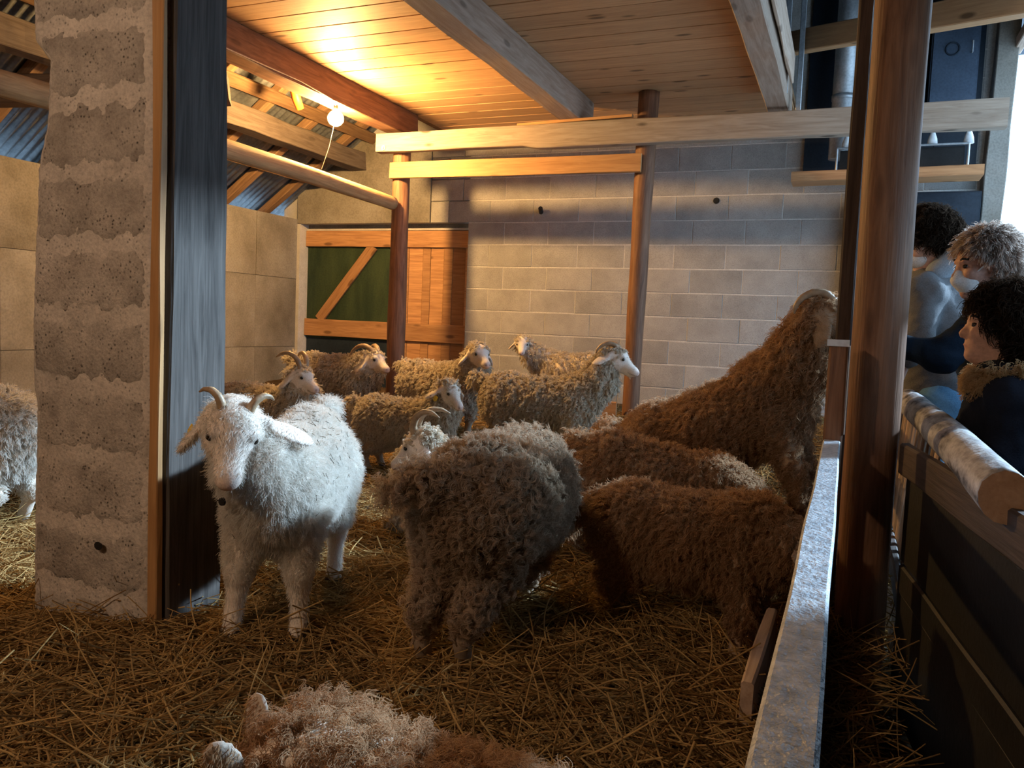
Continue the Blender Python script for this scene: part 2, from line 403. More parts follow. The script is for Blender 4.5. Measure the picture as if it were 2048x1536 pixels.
def locks(P, Nn, L, rng, per=8, k=8, spread=.006, curl=.008, turns=2.0, wn=.8, wg=.5, wf=(0, 0, 0), wr=.35, sag=.25, rad=.0008, tip=.4, jit=.4):
    n = len(P); g = V3(0, 0, -1)
    gt = g-(Nn@g)[:, None]*Nn
    d = unit_rows(Nn*wn+gt*wg+np.asarray(wf)+rng.normal(size=(n, 3))*wr)
    u = unit_rows(np.cross(d, rng.normal(size=(n, 3)))); v = np.cross(d, u)
    def rep(a): return np.repeat(a, per, 0)
    P, d, u, v, L, Nn = rep(P), rep(d), rep(u), rep(v), rep(L), rep(Nn); m = n*per
    d = unit_rows(d+rng.normal(size=(m, 3))*.12*jit)
    ph = rep(rng.uniform(0, 6.28, n))+rng.normal(size=m)*jit; tn = rep(turns*rng.uniform(.7, 1.3, n))
    rc = rep(curl*rng.uniform(.6, 1.3, n))*rng.uniform(.8, 1.2, m); Ls = L*rng.uniform(.75, 1.15, m)
    off = rng.normal(size=(m, 3))*spread; off -= (off*Nn).sum(1, keepdims=True)*Nn
    t = np.linspace(0, 1, k)[None, :, None]
    T = 2*PI*tn[:, None, None]*t+ph[:, None, None]
    X = (P+off)[:, None]-Nn[:, None]*.002+off[:, None]*(-.5*t)+Ls[:, None, None]*(d[:, None]*t+V3(0, 0, -1)*sag*t**2) \
        + rc[:, None, None]*np.minimum(1, 2.5*t)*((np.cos(T)-np.cos(ph)[:, None, None])*u[:, None]+(np.sin(T)-np.sin(ph)[:, None, None])*v[:, None])
    R = rad*(1-(1-tip)*np.linspace(0, 1, k))[None]*np.ones((m, 1))
    return X, R

# ------------------------------------------------------------------ ground
def ground(x, y):
    x = np.asarray(x, float); y = np.asarray(y, float)
    t = np.clip((y-4.4)/1.9, 0, 1); z = .26*t*t*(3-2*t)
    z = z+.20*np.exp(-((x+.10)/.20)**2-((y-3.52)/.34)**2)
    z = z+.018*np.sin(2.3*x+1)*np.sin(1.9*y)+.014*np.sin(5.1*x+2.2*y)+.010*np.sin(9*y-6*x+.7)
    return z
def gz(x, y): return float(ground(x, y))
def build_ground():
    fl = None
    fl = MB().box((-5.7, -3, -.5), (1.26, 7.45, -.27)).obj('floor', MT['gravel']); tag(fl, kind='structure')
    fl.name = 'floor_base'
    xs = np.linspace(-5.495, .12, 150); ys = np.linspace(-2.5, 7.19, 230)
    X, Y = np.meshgrid(xs, ys, indexing='ij'); Z = ground(X, Y)
    Z += .008*snoise(np.stack([X.ravel(), Y.ravel(), 0*X.ravel()], 1), 14, 3).reshape(X.shape)
    n, m = X.shape; I = np.arange(n*m).reshape(n, m)
    Q = np.stack([I[:-1, :-1], I[1:, :-1], I[1:, 1:], I[:-1, 1:]], -1).reshape(-1, 4)
    bed = obj('floor', np.stack([X.ravel(), Y.ravel(), Z.ravel()], 1), Q, MT['soil'], smooth=True)
    tag(bed, kind='structure')
    xs = np.linspace(.12, 1.05, 30); ys = np.linspace(-2.5, 7.19, 150); X, Y = np.meshgrid(xs, ys, indexing='ij')
    Z = -.22+.02*np.sin(4*X+3*Y)+.012*np.sin(11*Y)
    n, m = X.shape; I = np.arange(n*m).reshape(n, m); Q = np.stack([I[:-1, :-1], I[1:, :-1], I[1:, 1:], I[:-1, 1:]], -1).reshape(-1, 4)
    b2 = obj('floor_passage', np.stack([X.ravel(), Y.ravel(), Z.ravel()], 1), Q, MT['soil'], smooth=True)
    tag(b2, kind='structure')
    rng = np.random.default_rng(11)
    def strew(n, cx, cy, par, name, zf, rad, lmin, lmax, lift, k=4):
        L = rng.uniform(lmin, lmax, n); az = rng.uniform(0, 2*PI, n); el = rng.normal(0, lift, n)
        az2 = az+rng.normal(0, .25, n)
        t = np.linspace(-.5, .5, k)[None, :]
        dx = np.cos(az)[:, None]*t; dy = np.sin(az)[:, None]*t
        bx = -np.sin(az)[:, None]*(t**2-.08)*rng.normal(0, .5, n)[:, None]; by = np.cos(az)[:, None]*(t**2-.08)*rng.normal(0, .5, n)[:, None]
        x = cx[:, None]+L[:, None]*(dx+bx); y = cy[:, None]+L[:, None]*(dy+by)
        z = zf(x, y)+.004+np.abs(rng.normal(0, .014, n))[:, None]+L[:, None]*t*np.sin(el)[:, None]+L[:, None]*np.abs(np.sin(el))[:, None]*.25
        R = rad(n)[:, None]*np.ones((1, k)); R[:, -1] *= .6
        return curves(name, np.stack([x, y, z], -1), R, MT['straw'], par)
    # nearer straw is denser: distance along the view falls off
    n = 90000; d = .75+6.3*rng.random(n)**1.45; th = np.radians(rng.uniform(-66, 7, n)); cx = d*np.sin(th); cy = d*np.cos(th)
    ok = (cx > -5.45) & (cx < .1) & (cy > .45) & (cy < 7.15); cx, cy = cx[ok], cy[ok]; n = len(cx)
    sb = strew(n, cx, cy, None, 'straw_bedding', ground, lambda n: rng.uniform(.0008, .0021, n), .05, .20, .16)
    tag(sb, 'deep bed of loose golden straw covering the floor of the goat pen', 'straw', kind='stuff')
    n = 5000; d = .75+3*rng.random(n); th = np.radians(rng.uniform(-60, 5, n)); cx = d*np.sin(th); cy = d*np.cos(th)
    strew(n, cx, cy, sb, 'long_straws', ground, lambda n: rng.uniform(.001, .0022, n), .12, .32, .38, 5)
    n = 7000; cx = rng.uniform(.12, 1.0, n); cy = rng.uniform(.5, 6.5, n)
    s2 = strew(n, cx, cy, None, 'straw_litter', lambda x, y: -.21+0*x, lambda n: rng.uniform(.001, .002, n), .06, .22, .2)
    tag(s2, 'dim straw litter on the passage floor outside the pen fence', 'straw', kind='stuff')
build_ground()

# ------------------------------------------------------------------ shell: walls, ceiling, roof
def build_back_wall():
    wb = MB().box((-3.48, 7.204, -.27), (.90, 7.30, 4.7)).box((-5.7, 7.225, 1.93), (-3.48, 7.45, 4.7)).obj('wall_back', MT['mortar'])
    tag(wb, kind='structure')
    pw, ph = .447, .2115; bw, bh = pw-.004, ph-.009
    me = None; z0 = 1.708-ph*9
    def block(x0, x1, z):
        nonlocal me
        full = abs(x1-x0-bw) < .002
        if full and me: o = link('concrete_block', me, wb)
        else:
            w = x1-x0; b = .004; y = .03
            V = [(-w/2, y, -bh/2), (w/2, y, -bh/2), (w/2, y, bh/2), (-w/2, y, bh/2), (-w/2, b, -bh/2), (w/2, b, -bh/2), (w/2, b, bh/2), (-w/2, b, bh/2),
                 (-w/2+b, 0, -bh/2+b), (w/2-b, 0, -bh/2+b), (w/2-b, 0, bh/2-b), (-w/2+b, 0, bh/2-b)]
            Fc = [(8, 9, 10, 11)]+[(a, b_, b_+4, a+4) for a, b_ in ((4, 5), (5, 6), (6, 7), (7, 4))]+[(a, b_, b_+4, a+4) for a, b_ in ((0, 1), (1, 2), (2, 3), (3, 0))]
            o = obj('concrete_block', V, Fc, MT['block'], wb)
            if full: me = o.data
        o.location = ((x0+x1)/2, 7.2+random.uniform(-.0025, .0025), z)
    for r in range(1, 17):
        z = z0+ph*(r+.5)-.0
        off = -3.098 if r % 2 == 1 else -2.804
        # course 9 lies just over the joint at z = 1.708
        xl = -3.48 if z < 1.93 else (-3.9 if z < 2.75 else -.45)
        k = math.floor((xl-off)/pw)
        while off+k*pw < .84:
            a, b = max(off+k*pw, xl), min(off+(k+1)*pw, .84)
            if b-a > .06: block(a+.002, b-.002, z)
            k += 1
    # rendered lintel and head of the door
    ln = MB().box((-5.5, 7.19, 1.925), (-3.905, 7.225, 2.76)).obj('lintel_face', MT['render'], wb)
    MB().box((-5.5, 7.19, -.1), (-5.462, 7.34, 1.93)).obj('door_jamb', MT['mortar'], wb)['label'] = 'pale whitewashed jamb'
    MB().box((-5.5, 7.34, 1.88), (-3.48, 7.40, 1.95)).box((-5.7, 7.42, -.3), (-3.4, 7.46, 2.1)).obj('door_reveal', MT['render'], wb)
    # odd marks on the wall
    st = MB().tube([(-2.73+.0, 7.2, 2.01), (-2.70, 7.10, 2.03)], .022, 8).obj('pipe_stub', MT['black']); tag(st, 'short black pipe stub sticking out of the block wall', 'pipe')
    st = MB().tube([(-1.12, 7.203, 2.085), (-1.12, 7.192, 2.085)], .027, 14).obj('hole_cap', MT['black']); tag(st, 'round dark plug in a hole of the block wall', 'plug')
build_back_wall()
def build_walls():
    wl = MB().box((-5.72, -3, -.3), (-5.535, 7.45, 1.955)).obj('wall_left', MT['render']); tag(wl, kind='structure')
    ys = [-1.5, -.6, .3, 1.2, 2.1, 3.0, 3.9, 4.8, 5.7, 6.55, 7.2]; zs = [-.1, .62, 1.34, 1.975]
    for a, b in zip(ys[:-1], ys[1:]):
        for c, d in zip(zs[:-1], zs[1:]):
            t = random.uniform(-.003, .003); g = .002
            MB().box((-5.54, a+g, c+g), (-5.5+t, b-g, d-g)).obj('concrete_panel', MT['render'], wl)
    wr = MB().box((1.06, -3, -.3), (1.12, 2.0, 4.7)).box((1.06, 2.0, 3.2), (1.12, 7.45, 4.7)).box((1.06, 2.0, -.3), (1.12, 2.75, 1.0)).box((1.06, 2.0, 1.75), (1.12, 2.75, 3.2)).box((1.06, 2.75, -.3), (1.12, 3.75, 1.1)).box((1.06, 2.75, 1.62), (1.12, 3.75, 3.2)).box((1.06, 3.75, -.3), (1.12, 4.1, 1.3)).obj('wall_right', MT['loft']); tag(wr, kind='structure')  # out of view; sills, piers and slots shaped to steer the sunlight
    wf = MB().box((-5.7, -3.2, -.3), (1.26, -3, 4.7)).obj('wall_front', MT['render']); tag(wf, kind='structure')
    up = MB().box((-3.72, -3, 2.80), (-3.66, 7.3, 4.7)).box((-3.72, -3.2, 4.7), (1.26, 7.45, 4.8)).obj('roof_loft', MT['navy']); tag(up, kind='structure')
    g = MB().box((1.26, -14, -.36), (26, 40, -.3)).obj('ground', MT['gravel']); tag(g, kind='structure')
    g = MB().box((-30, -14, -.36), (-5.72, 26, -.3)).obj('ground', MT['gravel']); tag(g, kind='structure')
build_walls()
def build_ceiling():
    ce = empty('ceiling'); tag(ce, kind='structure')
    y = -2.9; me = {}
    k = 0
    while y < 7.18:
        wv = .205; key = k % 5
        if key not in me:
            V = np.array([(x, yy, z) for x in np.linspace(-1.62, 1.475, 9) for yy, z in ((0.0015, 0), (.006, -.022), (wv-.006, -.022), (wv-.0015, 0))])
            V[:, 2] += .0015*snoise(V*V3(1, 8, 0), 2, key)
            m = 4; F = [(i*m+j, i*m+(j+1) % m, (i+1)*m+(j+1) % m, (i+1)*m+j) for i in range(8) for j in range(m)]+[(0, 1, 2, 3), (35, 34, 33, 32)]
            o = obj('ceiling_board', V, F, MT['pine'], ce); me[key] = o.data
        else: o = link('ceiling_board', me[key], ce)
        o.location = (-1.985, y, 2.755); y += wv; k += 1
    MB().box((-3.72, -3, 2.76), (-.5, 7.2, 2.80)).obj('loft_deck', MT['rafter'], ce)
    names = [('-3.5', 'heavy brown ceiling joist beside the lit bulb', -3.66, .165, MT['log'], 0), ('', 'greyish ceiling joist crossing the middle of the boarded ceiling', -2.07, .165, MT['joist'], 5),
             ('', 'grey outermost ceiling joist along the open edge of the boarded ceiling', -.555, .15, MT['joist'], 9)]
    for _, lab, x, wv, mt, sd in names:
        o = beam('ceiling_joist', (x, -2.9, 2.63), (x, 6.32, 2.63), wv, .205, mt, seed=sd, wob=.006)
        tag(o, lab, 'joist', 'joists under the boarded ceiling')
    # ragged edge board outside the third joist
    o = beam('edge_board', (-.452, -2.9, 2.72), (-.452, 5.8, 2.72), .02, .19, MT['joist'], wob=.006); tag(o, 'rough edge board nailed along the open side of the outermost joist', 'board')
build_ceiling()
SL = .70
def rz_(x): return 2.10+SL*(x+5.6)
def build_roof():
    rf = empty('roof_left'); tag(rf, kind='structure')
    nx = Vector((1, 0, SL)).normalized(); ang = math.atan(SL)
    L = 3.1
    def sheet(y0, y1, x0=-6.0, ln=L):
        k = max(2, int((y1-y0)/.0127)); V = []; pitch = .076
        for i in range(k+1):
            y = (y1-y0)*i/k
            for j in (0, 1):
                V.append((j*ln, y, .009*math.sin(2*PI*y/pitch)))
        F = [(2*i, 2*i+1, 2*i+3, 2*i+2) for i in range(k)]
        o = obj('corrugated_sheet', V, F, MT['tin'], rf, smooth=True); o.location = (x0, y0, rz_(x0)+.05); o.rotation_euler = (0, -ang, 0)
        md = o.modifiers.new('t', 'SOLIDIFY'); md.thickness = .0012
    ys = [-3, -2.1, -1.2, -.3, .6, 1.5, 2.4, 3.3, 4.2, 5.1, 5.93, 7.4]
    for a, b in zip(ys[:-1], ys[1:]): sheet(a, b-(.012 if abs(b-5.93) < .01 else -.03))
    for y in np.arange(-2.4, 7.3, .62):
        o = beam('rafter', (-6.05, y, rz_(-6.05)-.012), (-3.38, y, rz_(-3.38)-.012), .09, .075, MT['rafter'], rf, up=(-SL, 0, 1), seed=int(y*10))
    for x in (-5.15, -4.55, -3.95):
        beam('roof_batten', (x, -3, rz_(x)-.075), (x, 7.2, rz_(x)-.075), .12, .03, MT['rafter'], rf, up=(-SL, 0, 1), seed=int(x*10))
    o = beam('roof_tie_beam', (-4.75, -2.9, 2.55), (-4.75, 7.2, 2.55), .17, .18, MT['oldbeam'], wob=.01, seed=3); tag(o, 'wide grey roof beam behind the bulb under the tin roof', 'beam')
    o = logo('round_rail', (-3.62, 1.9, 1.93), (-3.62, 6.0, 1.925), .062, .058, MT['bark'], wob=.1, bend=(0, 0, .03), seed=6); tag(o, 'rough peeled log spanning from the concrete pillar to the door post', 'log')
    o = beam('cross_timber', (-5.4, 2.55, 2.02), (-3.5, 3.9, 2.28), .14, .16, MT['rafter'], wob=.01, seed=8); tag(o, 'old brown timber under the tin roof left of the concrete pillar', 'beam')
    o = MB().tube([(-4.05, 5.20, 2.74), (-4.05, 5.21, 2.70), (-4.05, 5.25, 2.62), (-4.05, 5.30, 2.555)], [.03, .035, .036, .03], 12).tube([(-4.05, 5.20, 2.73), (-4.06, 5.19, 3.13)], .006, 6).obj('plastic_tube', MT['orange'], smooth=True)
    tag(o, 'short orange plastic tube hanging by the tin roof', 'tube')
build_roof()

# ------------------------------------------------------------------ door
def build_door():
    d = empty('door_1', (-4.47, 7.36, 0)); tag(d, kind='structure')
    def B(n, a, b, m, lab=None):
        o = MB().box(*[(p[0]+4.47, p[1]-7.36, p[2]) for p in (a, b)]).obj(n, m, d)
        if lab: o['label'] = lab
        return o
    B('green_panel', (-5.46, 7.335, .72), (-4.30, 7.36, 1.86), MT['green'], 'dark green panel')
    B('dark_panel', (-5.46, 7.34, -.2), (-4.30, 7.36, .72), MT['navy'], 'blue-black lower panel')
    x = -4.32; k = 0
    for wv in (.12, .16, .09, .15, .10, .14, .07):
        o = B('door_board', (x+.002, 7.325+.004*(k % 2), -.2), (x+wv-.002, 7.36, 1.86), MT['door']); x += wv; k += 1
    def rail(z0, z1, y0=7.29):
        beam('door_rail', (-5.455, y0+.017, (z0+z1)/2), (-3.49, y0+.017, (z0+z1)/2-.012), .032, z1-z0, MT['door'], d, wob=.002, bev=.003)
    rail(1.70, 1.865); rail(.745, .925)
    beam('door_brace', (-5.28, 7.313, .92), (-4.62, 7.313, 1.70), .028, .11, MT['door'], d, up=(-.76, 0, .65), wob=.002, bev=.003)
    B('door_head', (-5.46, 7.31, 1.865), (-3.49, 7.36, 1.885), MT['mortar'])
build_door()

# ------------------------------------------------------------------ pillar with its boards
def build_pillar():
    p = empty('concrete_pillar', (-2.06, 1.84, -.1)); tag(p, 'rough pillar of stacked concrete blocks smeared with pale mortar', 'pillar')
    prof = [(0, -2.335), (.25, -2.33), (.5, -2.325), (.64, -2.318), (.70, -2.332), (.9, -2.335), (1.2, -2.315), (1.36, -2.31), (1.5, -2.275), (1.60, -2.265), (1.68, -2.262), (1.74, -2.325), (2.0, -2.335), (2.9, -2.34)]
    def left(z): return np.interp(z, [a for a, _ in prof], [b for _, b in prof])
    def slab(name, mat, y0, z0, z1, seed, xin=0., xr=-1.828, rag=.0, nx=44):
        zs = np.linspace(z0, z1, max(6, int((z1-z0)/.011))); V = []
        nz = len(zs)
        tt = np.linspace(0, 1, nx)
        for z in zs:
            l = left(z)+xin
            for t in tt: V.append((l+(xr-xin-l)*t, y0, z))
        V = np.array(V); V[:, 1] += .0015*snoise(V*V3(1, 0, 1), 30, seed)+.0018*snoise(V*V3(1, 0, 1), 75, seed+9)+.003*snoise(V*V3(1, 0, 1), 9, 5)
        ed = np.minimum(np.tile(tt, nz), 1-np.tile(tt, nz)); V[:, 1] += .03*np.exp(-ed/.02)
        if rag:
            e = np.minimum(np.repeat(np.linspace(0, 1, nz), nx), 1-np.repeat(np.linspace(0, 1, nz), nx))*(z1-z0)
            V[:, 1] += .010*np.clip(1-(e+.016*snoise(V, 22, seed+2))/.030, 0, 1.3)
        V = np.concatenate([V, V+V3(0, .2, 0)]); n = nz*nx; I = np.arange(n).reshape(nz, nx)
        Q = [I[:-1, :-1], I[:-1, 1:], I[1:, 1:], I[1:, :-1]]; A = np.stack(Q, -1).reshape(-1, 4)
        Bk = A[:, ::-1]+n; rim = []
        loop = list(I[0])+list(I[1:, -1])+list(I[-1, :-1][::-1])+list(I[1:-1, 0][::-1])
        for a, b in zip(loop, loop[1:]+loop[:1]): rim.append((b, a, a+n, b+n))
        o = obj(name, V-V3(-2.06, 1.84, -.1), np.concatenate([A, Bk, np.array(rim)]), mat, p, smooth=True); return o
    slab('mortar', MT['pmortar'], 1.745, -.1, 2.95, 1, nx=40)
    ph = .2095; z = -.12; k = 0
    while z < 2.9:
        a, b = z+.006, z+ph-.012
        slab('concrete_block', MT['pblock'], 1.741, max(a, -.1), b, 20+k, .012, -1.834, 1, 40); z += ph; k += 1
    # hole near the foot with a dark pocket
    hb = MB().tube([(0, 0, 0), (0, .004, 0)], [.013, .011], 9).obj('hole', MT['black'], p, loc=(-2.01+2.06, 1.722-1.84, .245+.1)); hb.scale = (1.3, 1, 1)
    gp = beam('weathered_plank', (-1.795, 1.873, -.1), (-1.795, 1.880, 2.95), .215, .032, MT['greyplank'], up=(1, 0, 0), wob=.007, seed=12)
    tag(gp, 'wide weathered grey plank standing against the side of the concrete pillar', 'plank')
    b = beam('thin_batten', (-1.808, 1.742, -.02), (-1.803, 1.742, 2.95), .024, .036, MT['pine_new'], up=(1, 0, 0), wob=.004, bev=.003, seed=14)
    tag(b, 'thin orange pine batten upright between the concrete pillar and the grey plank', 'batten')
    MB()
build_pillar()

# ------------------------------------------------------------------ posts and beams of the frame
def build_frame():
    o = logo('round_post', (-3.615, 6.125, .1), (-3.615, 6.125, 2.42), .080, .074, MT['log'], wob=.07, seed=2); tag(o, 'round brown post in front of the wooden door', 'post')
    o = logo('round_post', (-1.515, 6.13, .1), (-1.50, 6.13, 2.73), .062, .078, MT['log'], wob=.06, seed=4); tag(o, 'round post with a blue-lit side in front of the block wall', 'post')
    o = logo('round_post', (.10, 2.87, -.25), (.08, 2.87, 4.6), .078, .090, MT['log'], wob=.05, seed=5, n=20); tag(o, 'thick round brown post at the fence, nearest to the people', 'post')
    def chip(V):
        m = (V[:, 0] < -.9) & (V[:, 2] < 0); V[m, 2] += .022; return V
    o = beam('crossbeam', (-3.77, 6.0, 2.415), (.84, 6.0, 2.405), .09, .178, MT['beam'], chip=chip, wob=.005, seed=7); tag(o, 'long spotted crossbeam carried by the two far posts', 'beam')
    for x, z in ((-3.69, 2.38),):
        q = MB().tube([(x, 5.955, z), (x, 5.945, z)], .022, 8).tube([(x, 5.945, z), (x, 5.935, z)], .010, 6).obj('bolt', MT['steel']); tag(q, 'bolt with washer at the end of the crossbeam', 'bolt')
    o = beam('cross_board', (-3.665, 6.028, 2.205), (-1.505, 6.028, 2.192), .028, .135, MT['pine_new'], wob=.003, bev=.003, seed=8); tag(o, 'yellow pine board nailed across the two far posts below the crossbeam', 'board')
    o = beam('loose_lath', (-2.50, 6.0, 2.512), (-1.58, 6.0, 2.53), .05, .02, MT['pine_new'], wob=.003, bev=.002); tag(o, 'loose pale lath lying on top of the crossbeam', 'lath')
    o = beam('foot_board', (-1.80, 6.03, .27), (-1.60, 6.03, .27), .03, .24, MT['door'], wob=.002); tag(o, 'short reddish board standing at the foot of the far post', 'board')
    # fence on this side
    f = empty('pen_fence', (-.025, 1.5, 0)); tag(f, 'plank pen fence whose worn top edge catches the daylight', 'fence')
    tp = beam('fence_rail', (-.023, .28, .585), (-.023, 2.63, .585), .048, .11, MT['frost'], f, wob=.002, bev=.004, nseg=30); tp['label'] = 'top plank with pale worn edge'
    beam('fence_rail', (-.03, .28, .10), (-.03, 2.63, .10), .03, .16, MT['darkpost'], f, wob=.003)
    beam('fence_post', (-.03, .9, -.05), (-.03, .9, .5), .05, .04, MT['darkpost'], f, up=(1, 0, 0))
    o = beam('gate_post', (-.022, 2.67, -.1), (-.022, 2.67, .9245), .055, .07, MT['log'], up=(0, 1, 0), wob=.002, seed=3); tag(o, 'short square post at the far end of the pen fence', 'post')
    o = MB().box((-.055, 2.63, .925), (.008, 2.72, .945)).box((.0085, 2.63, .66), (.0115, 2.645, .928)).obj('metal_cap', MT['white']); tag(o, 'white metal cap folded over the short fence post', 'cap')  # thin white strip paints the daylit right edge of the post
    o = beam('dark_timber', (-.01, 2.98, -.1), (-.015, 2.98, 4.6), .05, .07, MT['darkpost'], up=(0, 1, 0), wob=.003); tag(o, 'dark upright timber fixed behind the thick brown post', 'timber')
    o = beam('trough_board', (-.165, 1.95, .06), (-.15, 2.40, .10), .03, .14, MT['joist'], wob=.004); tag(o, 'low worn trough board lying in the straw beside the fence', 'board')
    # manger with log rail
    mg = empty('hay_manger', (.25, 2.3, -.2)); tag(mg, 'dark wooden hay manger outside the pen fence', 'manger')
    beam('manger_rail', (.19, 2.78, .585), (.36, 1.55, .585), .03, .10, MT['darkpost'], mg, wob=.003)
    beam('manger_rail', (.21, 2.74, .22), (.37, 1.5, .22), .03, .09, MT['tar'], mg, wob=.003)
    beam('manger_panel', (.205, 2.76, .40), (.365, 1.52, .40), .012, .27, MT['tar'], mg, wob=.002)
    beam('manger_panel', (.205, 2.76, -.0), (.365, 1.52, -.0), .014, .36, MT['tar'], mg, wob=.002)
    for i in range(12):
        y = 2.95+i*.12; beam('slat', (.22, y, -.2), (.30-.003*i, y, .62), .05, .016, MT['joist'], mg, up=(1, 0, 0), wob=.003, seed=i)
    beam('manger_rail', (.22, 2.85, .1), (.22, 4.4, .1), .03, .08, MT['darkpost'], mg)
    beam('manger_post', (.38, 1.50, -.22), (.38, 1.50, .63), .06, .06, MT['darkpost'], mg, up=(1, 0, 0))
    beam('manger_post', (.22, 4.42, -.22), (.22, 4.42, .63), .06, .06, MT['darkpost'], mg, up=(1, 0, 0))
    o = logo('birch_rail', (.305, 1.80, .655), (.262, 4.45, .675), .052, .056, MT['birch'], wob=.06, seed=12, endmat=MT['endgrain'], bend=(0, 0, .012)); tag(o, 'silvery birch log laid as a handrail in front of the people', 'log')
    f2 = empty('pen_fence', (.08, 4.4, 0)); tag(f2, 'far stretch of plank fence beyond the thick brown post', 'fence')
    for z in (.12, .36, .55): beam('fence_rail', (.10, 3.0, z), (.10, 6.4, z), .028, .13, MT['log'], f2, wob=.003, seed=int(z*100))
    beam('fence_post', (.10, 4.7, -.2), (.10, 4.7, .6), .05, .05, MT['log'], f2, up=(1, 0, 0)); beam('fence_post', (.10, 6.4, -.2), (.10, 6.4, .6), .05, .05, MT['log'], f2, up=(1, 0, 0))
build_frame()

# ------------------------------------------------------------------ bulb
def build_bulb():
    # one bulb in view, its twin nearer the camera on the same row of joists
    MT['bulb2'] = emit('second_lit_bulb', (1, .73, .50), BULB2_W/(4*PI*.058**2*PI))
    for (x, y, z), lab, mt in (((-3.635, 5.18, 2.43), 'bare lit bulb hanging below the brown ceiling joist', 'bulb'), ((-1.9, -.7, 2.25), 'second bare bulb hanging from the boarded ceiling on this side of the pillar', 'bulb2')):
        bulb(x, y, z, lab, mt)
    s = MB().tube([(-3.64, 5.17, 2.38), (-3.63, 5.10, 2.2), (-3.62, 5.0, 2.02)], .0022, 5).obj('string', MT['joist']); tag(s, 'thin string running from the bulb down to the peeled log', 'string')
def bulb(x, y, z, lab, mt):
    b = empty('light_bulb', (x, y, z)); tag(b, lab, 'bulb')
    V, F = [], []; n = 20; pr = [(-.058, .004), (-.055, .020), (-.043, .041), (-.023, .055), (0, .059), (.020, .054), (.038, .040), (.052, .023), (.06, .015)]
    for zz, r in pr: V += [(r*math.cos(2*PI*j/n), r*math.sin(2*PI*j/n), zz) for j in range(n)]
    F = [(i*n+j, i*n+(j+1) % n, (i+1)*n+(j+1) % n, (i+1)*n+j) for i in range(len(pr)-1) for j in range(n)]+[tuple(range(n))[::-1]]
    obj('glass_globe', V, F, MT[mt], b, smooth=True)
    MB().tube([(0, 0, .058), (0, 0, .07), (0, 0, .096)], [.017, .019, .016], 14).obj('socket', MT['black'], b, smooth=True)
    if mt == 'bulb': MB().tube([(0, 0, .094), (.03, -.06, .085), (.058, -.14, .10), (.063, -.5, .12), (.062, -1.2, .11), (.062, -2.4, .115)], .004, 6).obj('cord', MT['joist'], b)
    else: MB().tube([(0, 0, .094), (.004, 0, .3), (0, 0, .485)], .004, 6).obj('cord', MT['joist'], b)
build_bulb()

